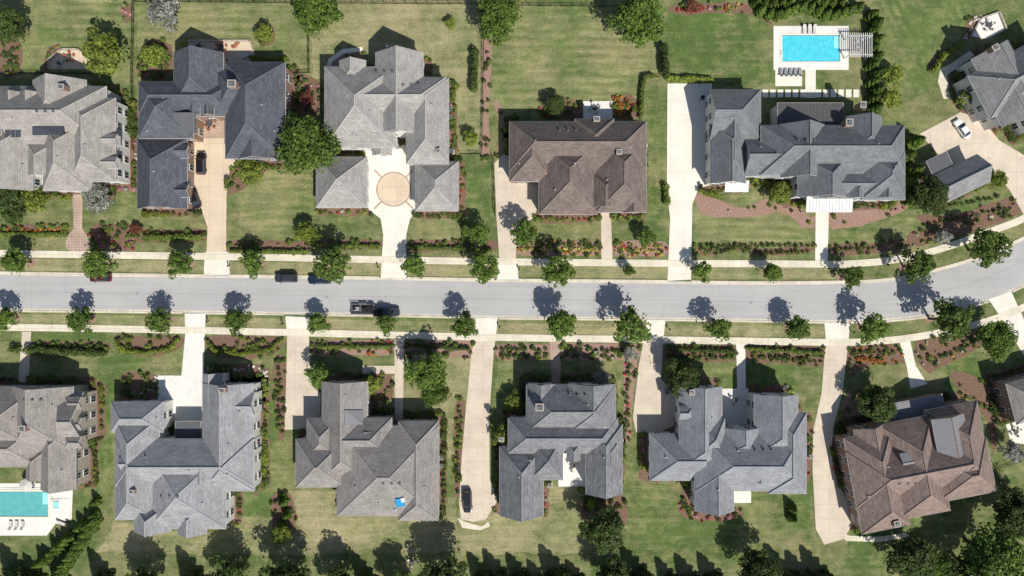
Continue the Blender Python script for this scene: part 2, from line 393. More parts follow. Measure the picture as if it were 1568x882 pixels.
for nm,pts,m in [
 ('lawn',rect(0,0,202,118),m_strip),('lawn',rect(208,0,472,78),m_strip),('lawn',rect(478,0,736,118),m_dry),
 ('lawn',rect(690,100,738,235),m_dry),
 ('lawn',[(746,8),(1012,12),(1004,120),(980,122),(978,178),(746,178)],m_strip),('lawn',[(1022,22),(1168,20),(1183,45),(1183,128),(1020,128)],m_green),
 ('lawn',[(1350,0),(1490,0),(1480,70),(1440,110),(1380,180),(1352,170)],m_diag),('lawn',rect(365,255,482,352),m_strip),
 ('lawn',rect(990,130,1022,370),m_greenv),('lawn',rect(705,240,750,372),m_green),
 ('lawn',[(1062,318),(1130,332),(1200,322),(1240,345),(1245,372),(1062,370)],m_strip),('lawn',[(1272,345),(1380,318),(1500,300),(1540,310),(1440,355),(1360,372),(1272,372)],m_green),
 ('lawn',rect(130,545,235,600),m_green),('lawn',rect(115,600,172,860),m_greenv),('lawn',rect(0,510,160,522),m_green),
 ('lawn',[(172,800),(420,790),(440,750),(700,760),(700,845),(420,850),(150,845)],m_dry),('lawn',rect(702,745,945,848),m_dry),
 ('lawn',rect(380,560,436,790),m_green),('lawn',rect(672,545,722,700),m_dry),('lawn',rect(560,575,672,640),m_dry),
 ('lawn',[(948,665),(1000,740),(1240,760),(1248,862),(948,862)],m_green),('lawn',rect(1300,790,1568,870),m_green),
 ('lawn',rect(1235,560,1262,760),m_greenv),('lawn',[(1420,560),(1568,500),(1568,560),(1510,600)],m_green),
 ('lawn',rect(762,548,845,640),m_strip),('lawn',rect(1020,550,1128,600),m_green),('lawn',rect(1142,560,1240,605),m_green)]:
    sheet(nm,pts,'lawn',m,jit=.25)
D=lambda n,p,m,s=0:sheet(n,p,'drive',m,s)
D('driveway',[(287,203),(345,203),(372,238),(352,260),(347,300),(346,419),(315,419),(318,348),(310,325),(287,318)],m_tan)
D('driveway_apron',[(314,386),(350,386),(352,421),(312,421)],m_cream)
D('driveway',[(560,222),(638,222),(640,322),(628,335),(622,360),(622,426),(583,426),(587,360),(583,335),(566,322),(560,310)],m_cream)
D('driveway',[(757,250),(770,236),(783,240),(784,275),(826,277),(828,310),(815,335),(795,348),(790,385),(790,400),(765,400),(760,330)],m_pink)
D('driveway_apron',[(763,396),(791,396),(794,428),(761,428)],m_cream)
D('driveway',[(1022,128),(1090,128),(1092,282),(1070,288),(1060,312),(1058,428),(1022,430),(1026,335),(1021,290)],m_cream)
D('driveway',[(1408,205),(1470,172),(1500,180),(1530,215),(1568,238),(1600,300),(1600,350),(1568,330),(1545,290),(1520,262),(1470,262),(1440,240)],m_pink)
D('driveway',[(283,480),(315,480),(312,572),(311,645),(242,645),(242,575),(278,575),(284,512)],m_whitedeck)
D('driveway',[(440,510),(473,512),(477,590),(491,602),(491,656),(436,658),(439,560)],m_pink)
D('driveway_apron',[(437,484),(474,486),(473,515),(440,514)],m_cream)
D('driveway',[(727,518),(759,518),(756,540),(749,640),(750,735),(763,765),(744,795),(725,799),(706,795),(703,770),(707,700),(714,620),(722,540)],m_pink)
D('driveway_apron',[(728,487),(762,487),(759,522),(728,522)],m_cream)
D('driveway',[(986,518),(1016,518),(1012,580),(1034,605),(1032,652),(1003,664),(974,662),(969,640),(978,560)],m_pink)
D('driveway_apron',[(990,490),(1019,490),(1015,524),(987,524)],m_cream)
D('driveway',[(1264,524),(1299,522),(1290,600),(1277,650),(1272,690),(1282,740),(1312,790),(1292,825),(1262,834),(1249,810),(1244,720),(1245,660),(1258,600)],m_pink)
D('driveway_apron',[(1262,494),(1301,494),(1299,526),(1265,526)],m_cream)
D('driveway',[(1513,458),(1548,446),(1568,490),(1600,560),(1568,545),(1535,490)],m_cream)
Pth=lambda p,m=m_walk,s=0:sheet('garden_path',p,'path',m,s)
Pth([(111,298),(127,298),(126,350),(135,362),(137,376),(130,386),(106,386),(100,376),(103,362),(113,350)],m_stone)
Pth([(920,316),(935,316),(938,402),(921,402)],m_pink)
Pth([(1249,322),(1269,322),(1267,408),(1248,408)],m_cream)
Pth([(34,508),(48,508),(44,585),(28,585)],m_pink)
Pth([(604,514),(619,514),(617,645),(605,645)],m_pink);Pth([(555,560),(606,560),(606,572),(555,572)],m_pink)
Pth([(842,522),(858,522),(859,592),(845,592)],m_stone);Pth([(1127,524),(1141,524),(1142,605),(1129,605)],m_cream)
Pth([(1377,523),(1393,520),(1402,560),(1420,588),(1394,595),(1388,560)],m_cream)
Pth([(1440,105),(1455,98),(1485,78),(1492,85),(1450,115),(1455,150),(1445,152),(1436,125)],m_walk)
Pth([(1285,815),(1300,820),(1345,822),(1390,815),(1392,822),(1345,830),(1295,828)],m_walk)
Pth([(700,792),(712,799),(738,806),(748,799),(750,806),(735,812),(708,808)],m_walk)
Pth([(495,120),(503,90),(525,75),(555,72),(556,78),(527,82),(508,95),(502,122)],m_cream)
sheet('patio',[(288,62),(384,62),(390,80),(385,100),(340,100),(290,80)],'path',m_tan)
sheet('patio',[(75,92),(95,75),(120,75),(142,92),(142,106),(75,106)],'path',m_tan)
sheet('patio',[(296,172),(346,172),(346,212),(296,212)],'drive',m_stone)
sheet('patio',[(893,155),(938,155),(938,182),(893,182)],'path',m_whitedeck)
sheet('patio',[(1500,28),(1530,18),(1540,45),(1510,60),(1485,55)],'path',m_whitedeck)
sheet('patio',[(855,688),(897,688),(897,745),(855,745)],'path',m_whitedeck)
sheet('patio',[(-40,740),(112,740),(110,795),(85,802),(72,820),(-40,820)],'path',m_whitedeck)
sheet('patio',[(1103,595),(1146,595),(1146,650),(1103,650)],'path',m_whitedeck)
sheet('patio',[(1110,740),(1150,740),(1150,770),(1110,770)],'path',m_cream)
sheet('patio',[(1540,650),(1568,640),(1568,680),(1548,678)],'path',m_cream)
mb=MB()
for i in range(14):
    x,y=W(1160+i*11.6,143);mb.box((x,y,.05),(1.25,1.7,.1),0,0)
mb.obj('stepping_stones',[m_cream])
Pth(rect(1233,104,1249,150),m_cream)
Pth(rect(1187,104,1228,132),m_cream)
cx,cy=W(603,290)
def disc(name,cx,cy,r,z,mat,n=48):
    v=[(cx+math.cos(2*math.pi*i/n)*r,cy+math.sin(2*math.pi*i/n)*r,z) for i in range(n)];return mesh_obj(name,v,[tuple(range(n))],[mat])
disc('paved_circle_border',cx,cy,3.9,.095,m_stone);disc('paved_circle',cx,cy,3.6,.102,m_tan)
mb=MB()
for a in (45,135,225,315):
    A=math.radians(a);mb.box((cx+math.cos(A)*5.0,cy+math.sin(A)*5.0,.086),(2.2,.35,.02),A)
mb.obj('paver_bands',[m_stone])
def lowwall(pts,h=.5,mat=None):
    mb=MB();q=[W(*p) for p in pts]
    for a,b in zip(q[:-1],q[1:]):
        mb.box(((a[0]+b[0])/2,(a[1]+b[1])/2,h/2),(math.dist(a,b)+.2,.35,h),math.atan2(b[1]-a[1],b[0]-a[0]))
    mb.obj('patio_seat_wall',[mat or m_wstone])
lowwall([(76,104),(76,92),(95,76),(120,76),(141,92),(141,104)]);lowwall([(290,63),(383,63),(389,80)]);lowwall([(1487,54),(1501,29),(1529,19),(1539,44)])
# ------------------------------------------------------------ houses
class House:
    def __init__(s,name,mat,wall,pivot=(0,0),ang=0):
        s.e=empty(name);s.mat=mat;s.wall=wall;s.p=pivot;s.a=math.radians(ang);s.w=[]
        s.roof=MB();s.walls=MB();s.win=MB();s.cap=MB();s.ex=MB();s.gut=MB()
    def rot(s,x,y):
        dx,dy=x-s.p[0],y-s.p[1];c,q=math.cos(s.a),math.sin(s.a);return s.p[0]+dx*c-dy*q,s.p[1]+dx*q+dy*c
    def wing(s,x0,y0,x1,y1,d='x',ends='hh',eave=6,pitch=35,base=0,over=.45,foot=True,mi=0):
        eave+=len(s.w)*.013; pitch+=len(s.w)*.11+4
        px,py=s.rot((x0+x1)/2,(y0+y1)/2);cx,cy=W(px,py,eave);k=S*(1-eave/H)
        lx,ly=(x1-x0)*k,(y1-y0)*k
        if d=='x': u=(math.cos(-s.a),math.sin(-s.a));L,Wd=lx,ly
        else: u=(math.sin(-s.a),-math.cos(-s.a));L,Wd=ly,lx
        v=(-u[1],u[0]); hl,hw=L/2,Wd/2;tp=math.tan(math.radians(pitch))
        rise=hw*tp;i0=min(hw,hl-.01) if ends[0]=='h' else 0;i1=min(hw,hl-.01) if ends[1]=='h' else 0
        if i0+i1>2*hl: i0=i1=hl-.01
        P=lambda a,b,z:(cx+u[0]*a+v[0]*b,cy+u[1]*a+v[1]*b,z)
        loc=[(-hl,-hw,eave),(hl,-hw,eave),(hl,hw,eave),(-hl,hw,eave),(-hl+i0,0,eave+rise),(hl-i1,0,eave+rise)]
        T=[P(*q) for q in loc];B=[P(q[0],q[1],q[2]-.24) for q in loc]
        sl=math.hypot(hw,rise);off=len(s.w)*3.7
        fs=[(0,1,5,4),(2,3,4,5)];uv=[[(-hl,0),(hl,0),(hl-i1,sl),(-hl+i0,sl)],[(hl,0),(-hl,0),(-hl+i0,sl),(hl-i1,sl)]]
        if i0: fs.append((3,0,4));uv.append([(-hw,0),(hw,0),(0,sl)])
        if i1: fs.append((1,2,5));uv.append([(-hw,0),(hw,0),(0,sl)])
        uv=[[(a+off,b+off*.31) for a,b in f] for f in uv]
        s.roof.add(T,fs,mi,uv);s.roof.add(B,[f[::-1] for f in fs],1)
        ed=[(0,1),(2,3)]+([(3,0)] if i0 else [(3,4),(4,0)])+([(1,2)] if i1 else [(1,5),(5,2)])
        s.roof.add(T+B,[(a,a+6,b+6,b) for a,b in ed],1)
        ce=[(4,5)]+([(0,4),(3,4)] if i0 else [])+([(1,5),(2,5)] if i1 else [])
        for a,b in ce:
            A,Bv=Vector(T[a]),Vector(T[b])
            if (A-Bv).length<.3: continue
            s.cap.tube(A,Bv,.12,.12,5,0,False)
        for a,b in [(0,1),(2,3)]+([(3,0)] if i0 else [])+([(1,2)] if i1 else []):
            A,Bv=Vector(B[a])+Vector((0,0,.14)),Vector(B[b])+Vector((0,0,.14));s.gut.tube(A,Bv,.08,.08,5,0,True)
        o=over;wt=eave+o*tp-.27;wl,ww=hl-o,hw-o
        if wl>0 and ww>0:
            q=[(-wl,-ww),(wl,-ww),(wl,ww),(-wl,ww)]
            vs=[P(a,b,base) for a,b in q]+[P(a,b,wt) for a,b in q]
            s.walls.add(vs,[(0,1,5,4),(1,2,6,5),(2,3,7,6),(3,0,4,7)],0)
            rt_=eave+rise-.27
            if not i0: s.walls.add([P(-wl,-ww,wt),P(-wl,ww,wt),P(-wl,0,rt_)],[(0,2,1)],0)
            if not i1: s.walls.add([P(wl,-ww,wt),P(wl,ww,wt),P(wl,0,rt_)],[(0,1,2)],0)
            if base==0:
                rows=[(1.6,1.5)]+([(4.3,1.4)] if eave>5 else [])
                an=math.atan2(u[1],u[0])
                for z,hh in rows:
                    n=max(1,int(2*wl/3.3))
                    for i in range(n):
                        a=-wl+(i+.5)*2*wl/n
                        for sg in(-1,1):
                            s.win.box(P(a,sg*(ww+.03),z),(1.5,.12,hh+.3),an,0);s.win.box(P(a,sg*(ww+.07),z),(1.2,.12,hh),an,1)
                            s.win.box(P(a,sg*(ww+.10),z),(.06,.12,hh),an,0)
                    n=max(1,int(2*ww/3.3))
                    for i in range(n):
                        a=-ww+(i+.5)*2*ww/n
                        for sg in(-1,1):
                            s.win.box(P(sg*(wl+.03),a,z),(.12,1.5,hh+.3),an,0);s.win.box(P(sg*(wl+.07),a,z),(.12,1.2,hh),an,1)
                            s.win.box(P(sg*(wl+.10),a,z),(.12,.06,hh),an,0)
            if foot and base==0: FOOT.append((cx,cy,u[0],u[1],wl,ww))
        s.w.append((cx,cy,u,hl,hw,i0,i1,eave,rise,base));return s
    def rz(s,x,y):
        z=None
        for cx,cy,u,hl,hw,i0,i1,e,r,_ in s.w:
            dx,dy=x-cx,y-cy;a=dx*u[0]+dy*u[1];b=-dx*u[1]+dy*u[0]
            if abs(a)<=hl and abs(b)<=hw:
                h=1-abs(b)/hw
                if i0: h=min(h,(a+hl)/i0)
                if i1: h=min(h,(hl-a)/i1)
                h=e+h*r; z=h if z is None or h>z else z
        return z
    def on(s,px,py):
        z=7.0
        for _ in range(6):
            x,y=W(px,py,z);q=s.rz(x,y)
            if q is None: break
            z=q
        return x,y,z
    def chimney(s,px,py,w=1.3,d=1.0,h=1.6,light=False):
        x,y,z=s.on(px,py);a=-s.a
        s.ex.box((x,y,z),(w,d,2*h),a,0);s.ex.box((x,y,z+h+.06),(w+.18,d+.18,.12),a,8)
        s.ex.box((x,y,z+h+.14),(w-.35,d-.35,.06),a,4)
        s.ex.tube((x-.22,y,z+h+.12),(x-.22,y,z+h+.5),.15,.13,8,2);return s
    def vent(s,px,py,r=.12,h=.4,mi=2):
        x,y,z=s.on(px,py);s.ex.tube((x,y,z-.2),(x,y,z+h),r,r,8,mi);s.ex.tube((x,y,z+.02),(x,y,z+.1),r*2.2,r*1.4,8,2);return s
    def boxvent(s,px,py):
        for dx in(0,12,-13):
            x,y,z=s.on(px+dx,py);s.ex.box((x,y,z+.12),(.42,.42,.35),-s.a,4)
        return s
    def panel(s,x0,y0,x1,y1,mi=3,dz=.12,nx=3,frame=True):
        c=[]
        for a,b in((x0,y0),(x1,y0),(x1,y1),(x0,y1)):
            a,b=s.rot(a,b) if s.a else (a,b);c.append(s.on(a,b))
        C=[Vector(p) for p in c]
        n=((C[2]-C[0]).cross(C[3]-C[1])).normalized()
        if n.z<0: n=-n
        top=[p+n*dz for p in C];bt=[p-n*.1 for p in C]
        s.ex.add(top+bt,[(0,3,2,1),(0,1,5,4),(1,2,6,5),(2,3,7,6),(3,0,4,7)],mi)
        if frame:
            for i in range(1,nx):
                t=i/nx;A=top[0].lerp(top[1],t)+n*.01;Bv=top[3].lerp(top[2],t)+n*.01
                s.ex.tube(A,Bv,.03,.03,4,2)
        return s
    def flat(s,x0,y0,x1,y1,z=4.5,mi=4,base=0):
        px,py=s.rot((x0+x1)/2,(y0+y1)/2);x,y=W(px,py,z);k=S*(1-z/H);w,d=(x1-x0)*k,(y1-y0)*k
        s.ex.box((x,y,z-.15),(w,d,.3),-s.a,8);s.ex.box((x,y,z+.02),(w-.3,d-.3,.1),-s.a,mi)
        if mi==5:
            c,q=math.cos(-s.a),math.sin(-s.a);n=int(w/.7)
            for i in range(n+1):
                o=-w/2+.2+(w-.4)*i/n;s.ex.box((x+o*c,y+o*q,z+.09),(.06,d-.35,.06),-s.a,4)
        if base is not None:
            s.walls.box((x,y,(z-.3+base)/2),(w-.6,d-.6,z-.3-base),-s.a,0)
            FOOT.append((x,y,math.cos(-s.a),math.sin(-s.a),w/2-.3,d/2-.3))
        else:
            for a in(-1,1):
                for b2 in(-1,1):
                    c,q=math.cos(-s.a),math.sin(-s.a);ox,oy=a*(w/2-.3),b2*(d/2-.3)
                    s.ex.box((x+ox*c-oy*q,y+ox*q+oy*c,(z-.3)/2),(.25,.25,z-.3),-s.a,1)
        return s
    def seam(s,x0,y0,x1,y1,z=3.6,mi=1,n=10,drop=.5):
        P=[]
        for a,b,zz in((x0,y0,z+drop),(x1,y0,z+drop),(x1,y1,z),(x0,y1,z)):
            a,b=s.rot(a,b);x,y=W(a,b,z);P.append(Vector((x,y,zz)))
        s.ex.add(P+[p-Vector((0,0,.15)) for p in P],[(0,3,2,1),(4,5,6,7),(0,1,5,4),(1,2,6,5),(2,3,7,6),(3,0,4,7)],mi)
        for i in range(n+1):
            t=i/n;A=P[0].lerp(P[1],t)+Vector((0,0,.04));B=P[3].lerp(P[2],t)+Vector((0,0,.04));s.ex.tube(A,B,.04,.04,4,2)
        for p in(P[2],P[3],P[3].lerp(P[2],.5)):
            q=p.lerp((P[0]+P[1])/2,.1);s.ex.tube((q.x,q.y,0),(q.x,q.y,z),.15,.15,8,1)
        return s
    def done(s,bed=True):
        s.roof.obj('roof',[s.mat,m_trim,m_panelg],s.e,uv=True)
        s.cap.obj('ridge_caps',[capmats[s.mat.name]],s.e);s.gut.obj('gutters',[m_gut],s.e)
        s.walls.obj('walls',[s.wall],s.e);s.win.obj('windows',[m_trim,m_glass],s.e)
        s.ex.obj('chimneys_vents_and_panels',[m_brick,m_trim,m_grey,m_solar,m_flat,m_metalroof,m_glass,m_blue,m_capst,m_panelg],s.e)
        if bed: TOFOUND.append(s)
capmats={}
def roofm(name,c,var=.13):
    m=roofmat(name,c,var);capmats[m.name]=simple(name+'_cap',tuple(x*1.18 for x in c),.9,0,.15,4);return m
TOFOUND=[]
def plant_foundation(h):
    for cx,cy,u,hl,hw,i0,i1,e,r,base in h.w:
        if base: continue
        g=1.35;v=(-u[1],u[0]);pts=[]
        for a,b in((-hl-g,-hw-g+.8),(-hl-g+.8,-hw-g),(hl+g-.8,-hw-g),(hl+g,-hw-g+.8),(hl+g,hw+g-.8),(hl+g-.8,hw+g),(-hl-g+.8,hw+g),(-hl-g,hw+g-.8)):
            a*=.985;b*=.985;pts.append((cx+u[0]*a+v[0]*b,cy+u[1]*a+v[1]*b))
        q=[]
        for i in range(len(pts)):
            A,B=pts[i],pts[(i+1)%len(pts)];n=max(1,int(math.dist(A,B)/1.5))
            for j in range(n):
                t=j/n;q.append((A[0]+(B[0]-A[0])*t+random.gauss(0,.22),A[1]+(B[1]-A[1])*t+random.gauss(0,.22)))
        sheet('mulch_bed',q,'bed',m_mulch,world=True)
    p=Plants()
    for cx,cy,u,hl,hw,i0,i1,e,r,base in h.w:
        if base: continue
        v=(-u[1],u[0]);g=.7
        per=[((-hl-g,-hw-g),(hl+g,-hw-g)),((hl+g,-hw-g),(hl+g,hw+g)),((hl+g,hw+g),(-hl-g,hw+g)),((-hl-g,hw+g),(-hl-g,-hw-g))]
        for A,B in per:
            L=math.dist(A,B);n=int(L/1.15);run=0
            for j in range(n):
                if run<=0: kind=random.choice([0,0,0,0,1,1,2,2,3,4]);run=random.randint(2,5);rad=random.uniform(.4,.75)
                run-=1
                if random.random()<.12: continue
                t=(j+.5)/n;a=A[0]+(B[0]-A[0])*t+random.gauss(0,.15);b=A[1]+(B[1]-A[1])*t+random.gauss(0,.2)
                x=cx+u[0]*a+v[0]*b;y=cy+u[1]*a+v[1]*b
                if blocked(x,y,.3): continue
                sl={0:0,1:1,2:2,3:0,4:random.choice([0,3,4,5])}[kind]
                p.ball(x,y,rad*random.uniform(.85,1.15)*(.7 if sl>2 else 1),sl,None)
    p.make('foundation_shrubs',[lf_bed,lf_dark,lf_lime,fl['w'],fl['p'],fl['r']])
R1=roofm('shingles_warm_grey',(.32,.30,.28));R2=roofm('shingles_navy',(.100,.107,.127),.2);R3=roofm('shingles_light_grey',(.335,.322,.308))
R4=roofm('shingles_brown',(.18,.145,.130),.2);R5=roofm('shingles_blue_grey',(.178,.188,.202),.13)
R6=roofm('shingles_grey',(.23,.23,.236));S1=roofm('shingles_taupe',(.285,.262,.245));S2=roofm('shingles_blue_light',(.295,.297,.312))
S3=roofm('shingles_taupe_grey',(.27,.25,.238));S4=roofm('shingles_slate',(.208,.212,.225),.2);S5=roofm('shingles_sky_grey',(.255,.264,.286));S6=roofm('shingles_red_brown',(.24,.18,.158),.2)
h=House('suburban_house',R1,m_wwhite)
h.wing(-60,132,163,225,'x','gh',6.4,36).wing(50,122,132,200,'y','gh',6.4,34).wing(-30,190,50,292,'y','hg',6.2,34).wing(66,185,140,292,'y','hh',6.2,36).wing(108,150,177,278,'y','hh',6.4,36).wing(40,215,90,270,'y','hg',6.0,32)
for x in(10,36,72): h.wing(x,140,x+19,175,'y','gh',8.2,38,base=6.5,over=.2)
for y in(205,240): h.wing(150,y,180,y+18,'x','hg',7.4,34,base=6,over=.2)
h.chimney(100,136).chimney(4,205,.9,.9,.8).panel(50,193,98,207).panel(8,199,32,210).vent(20,180).vent(88,240).vent(130,222).vent(35,252).boxvent(70,170).done()
h=House('suburban_house',R2,m_brick)
h.wing(212,125,360,178,'x','hh',6.0,36).wing(212,130,296,212,'y','hh',6.0,33).wing(266,80,342,165,'y','gh',6.2,34).wing(345,95,437,243,'y','hh',6.0,36).wing(330,108,420,172,'x','hh',6.3,36).wing(362,190,430,244,'y','hg',5.6,34).wing(210,212,287,320,'y','hg',4.2,38)
for y in(222,282): h.wing(262,y,289,y+20,'x','hg',5.2,35,base=4,over=.2)
for x in(290,312): h.wing(x,150,x+16,176,'y','hg',7.2,36,base=6,over=.15)
h.panel(264,172,299,204,4,.2,frame=False).chimney(359,131,1.6,1.4,1.4,True).vent(225,200).vent(250,150,.12).vent(400,160).vent(235,262).vent(420,200).boxvent(380,215).done()
h=House('suburban_house',R3,m_wwhite)
h.wing(497,102,606,226,'y','hh',6.4,32).wing(575,80,648,205,'y','gg',6.5,36).wing(622,120,687,251,'y','hh',6.3,36).wing(505,118,683,188,'x','hh',6.6,36).wing(484,240,562,318,'x','hh',4.2,34).wing(636,247,702,323,'y','hh',4.2,34).wing(586,180,646,206,'y','hg',6.0,38).wing(570,200,600,238,'y','hg',3.4,30).wing(520,92,560,130,'y','gh',6.2,34)
h.chimney(600,78,1.6,1.2,1.2).chimney(671,232,1,.8,.8).vent(565,170).vent(540,205).vent(660,160).vent(523,285).vent(668,290).boxvent(630,130).boxvent(590,110).done()
h=House('suburban_house',R4,m_brick)
h.wing(780,186,990,262,'x','hh',5.6,38).wing(780,190,848,278,'y','hh',5.5,36).wing(825,218,915,328,'y','hh',5.4,34).wing(912,215,990,325,'y','hh',5.5,36).wing(880,182,940,240,'y','hh',5.7,38).wing(900,262,950,318,'y','hg',5.2,34).wing(950,280,986,326,'y','hg',5.0,36)
h.wing(845,200,862,222,'y','hg',7.2,34,base=5,over=.15).wing(955,262,972,284,'y','hg',7.2,34,base=5,over=.15)
h.chimney(913,184,1.2,1,1).chimney(947,234,1,1,1.0,True).vent(880,250).vent(930,275).vent(850,290).vent(820,215).vent(795,250).boxvent(870,200).vent(965,225).done()
h=House('suburban_house',R5,m_wwhite)
h.wing(1087,137,1165,215,'x','gh',5.6,34).wing(1087,190,1142,281,'y','hg',5.6,36).wing(1098,150,1140,270,'y','hh',5.9,38).wing(1140,212,1215,270,'x','gg',5.6,38).wing(1165,192,1385,268,'x','hh',6.5,36).wing(1222,238,1300,302,'y','hg',6.2,34).wing(1318,232,1386,306,'y','hh',6.4,34).wing(1245,262,1385,304,'x','gh',6.1,32).wing(1295,178,1350,240,'y','gh',6.5,38).wing(1170,245,1232,272,'x','gh',4.6,35).wing(1195,190,1262,272,'y','gg',6.4,36)
for x in(1260,1300,1345): h.wing(x,278,x+22,303,'y','hg',6.9,36,base=6,over=.15)
h.flat(1190,157,1292,192,4.8,5).seam(1234,299,1305,325,3.8,1,14).seam(1110,277,1146,294,3.2,1,7).chimney(1317,163,1.1,1.2,1.4).chimney(1296,190,1.4,1.4,1.4).vent(1165,225).vent(1190,235).vent(1345,220).vent(1120,180).vent(1370,255).boxvent(1235,215).done()
h=House('suburban_house',R6,m_wwhite,(1540,130),-28)
h.wing(1495,90,1640,165,'x','hh',6.2,36).wing(1512,70,1575,150,'y','gg',6.3,36).wing(1505,110,1560,185,'y','hg',6.0,36).wing(1545,120,1640,215,'y','hh',6.2,34)
h.vent(1530,120).vent(1545,150).chimney(1520,75,1.3,1.1,1.2).done()
h=House('detached_garage',R6,m_wwhite,(1473,272),-26)
h.wing(1436,250,1510,296,'x','gg',3.8,36).flat(1434,225,1470,250,3.4,4).done()
h=House('suburban_house',S1,m_wstone)
h.wing(-80,592,60,690,'x','gh',6,34).wing(18,592,112,690,'y','gh',6.2,34).wing(62,650,116,750,'y','hg',5.8,34).wing(-40,650,60,715,'x','hh',5.8,32).wing(90,600,128,680,'x','hg',5.6,36).wing(40,690,70,735,'y','hg',5.6,34)
for y in(608,640,668): h.wing(100,y,124,y+18,'x','hg',7.0,34,base=5,over=.15)
h.chimney(40,655,1.2,1.2,1.2).vent(80,620).vent(20,640).vent(70,700).vent(95,720).boxvent(50,612).done()
h=House('suburban_house',S2,m_wwhite)
h.wing(170,615,250,662,'x','hh',5.4,34).wing(176,640,244,796,'y','hh',5.6,36).wing(310,587,388,752,'y','gh',5.6,34).wing(176,672,388,745,'x','hh',5.9,34).wing(228,690,346,810,'y','hh',5.7,28).wing(310,572,340,640,'y','gh',5.2,36).wing(310,688,390,752,'x','hh',5.5,34).wing(205,770,262,814,'y','hg',5.4,34)
h.wing(295,700,330,740,'y','hg',7.4,34,base=5.5,over=.15).wing(188,690,215,725,'x','gh',7.0,34,base=5.5,over=.15).wing(272,770,316,818,'y','hg',5.4,34).wing(345,600,390,640,'x','hg',5.6,34)
h.flat(268,645,308,672,3.6,4).chimney(343,597,1.2,1,1.1).chimney(205,752,.8,.8,.8).vent(240,640).vent(290,720).vent(350,680).vent(222,700).vent(310,770).boxvent(260,760).vent(367,630).done()
h=House('suburban_house',S3,m_wstone)
h.wing(493,584,563,735,'y','gh',5.4,34).wing(453,672,530,746,'x','hh',5.4,34).wing(516,652,672,790,'x','hh',5.6,26).wing(610,645,671,797,'y','hh',5.5,34).wing(500,640,600,700,'x','hh',5.8,34).wing(470,640,520,700,'y','hh',5.2,36)
h.panel(527,628,555,650,9,.25,frame=False).panel(557,662,583,682,9,.25,frame=False)
x,y,z=h.on(613,768);h.ex.box((x,y,z+.35),(1.7,1.7,1.0),.1,7);h.ex.box((x+.7,y+.6,z+.6),(.8,.9,.9),.3,1)
h.vent(545,745).vent(580,770).vent(650,745).vent(605,780,.2).vent(530,605).boxvent(600,740).done()
h=House('suburban_house',S4,m_wwhite)
h.wing(806,590,943,662,'x','hh',6.4,36).wing(806,588,850,655,'y','gh',6.2,34).wing(870,588,942,665,'y','gh',6.5,34).wing(778,640,946,694,'x','hh',6.0,36).wing(765,684,832,790,'y','hg',4.4,36).wing(897,650,953,757,'y','hg',5.6,36).wing(812,668,862,735,'x','hh',5.0,34)
for x in(868,925): h.wing(x,680,x+20,706,'y','hg',7.0,34,base=5,over=.15)
h.chimney(826,622,1.6,1.4,1.4,True).chimney(768,672,1,.8,.8).vent(900,620).vent(860,650).vent(795,730).vent(925,700).boxvent(885,605).vent(812,705).done()
h=House('suburban_house',S5,m_wwhite)
h.wing(1040,592,1106,720,'y','gh',6.0,34).wing(995,664,1075,736,'x','hg',4.5,34).wing(1066,660,1232,752,'x','hh',6.2,33).wing(1155,604,1222,700,'y','gh',6.1,34).wing(1064,690,1124,783,'y','hg',5.9,34).wing(1176,632,1235,756,'y','hh',6.0,34).wing(1105,655,1165,700,'y','gh',6.0,34).wing(1066,640,1110,700,'x','hh',6.3,36)
h.wing(1150,712,1174,738,'y','hg',7.0,36,base=5,over=.15).wing(1040,622,1062,642,'x','gh',7.0,36,base=5,over=.15)
h.flat(1108,720,1152,745,3.2,4,base=None).chimney(1058,600,1,1,1.0).vent(1090,640).vent(1130,690).vent(1190,680).vent(1020,700).vent(1205,725).boxvent(1170,690).vent(1100,750).done()
h=House('suburban_house',S6,m_brick,(1405,705),-11)
h.wing(1300,650,1375,800,'y','hh',5.6,35).wing(1300,672,1510,758,'x','hh',5.9,34).wing(1430,632,1512,760,'y','hh',5.7,34).wing(1355,640,1440,790,'y','hh',5.6,34).wing(1420,690,1515,775,'x','hh',5.5,34).wing(1318,640,1365,700,'y','gh',5.4,36)
h.wing(1438,648,1488,710,'y','gg',8.1,18,base=5.5,over=.15,mi=2).wing(1380,690,1420,718,'x','gg',8.4,16,base=6,over=.15,mi=2)
h.flat(1378,612,1462,652,3.4,9).chimney(1370,800,1.2,1.2,1).vent(1360,715).vent(1440,740).vent(1330,760).vent(1480,720).boxvent(1390,740).done()
h=House('suburban_house',S1,m_brick,(1590,600),-15)
h.wing(1545,575,1640,640,'x','hh',5.5,34).done()
# ------------------------------------------------------------ planted beds
def bed(pts,dens=.3,kinds='0001',rr=(.3,.6),mat=None,smooth=3,name='planting_bed_shrubs'):
    sheet('mulch_bed',pts,'bed',mat or m_mulch,smooth,jit=.12)
    w=[W(*p) for p in catmull(pts,3,True)];xs=[p[0] for p in w];ys=[p[1] for p in w]
    ar=abs(sum(w[i][0]*w[(i+1)%len(w)][1]-w[(i+1)%len(w)][0]*w[i][1] for i in range(len(w))))/2
    p=Plants();ks='012ypowr'
    for _ in range(int(ar*dens)*2):
        x=random.uniform(min(xs),max(xs));y=random.uniform(min(ys),max(ys))
        if not inpoly(x,y,w) or blocked(x,y): continue
        k=random.choice(kinds);sl=ks.index(k);p.ball(x,y,random.uniform(*rr)*(.7 if sl>2 else 1),sl)
    p.make(name,[lf_bed,lf_dark,lf_lime,fl['y'],fl['p'],fl['o'],fl['w'],fl['r']])
for hh in TOFOUND: plant_foundation(hh)
B=lambda x0,y0,x1,y1:[(x0,y0),((x0+x1)/2,y0-1),(x1,y0),(x1,y1),((x0+x1)/2,y1+1),(x0,y1)]
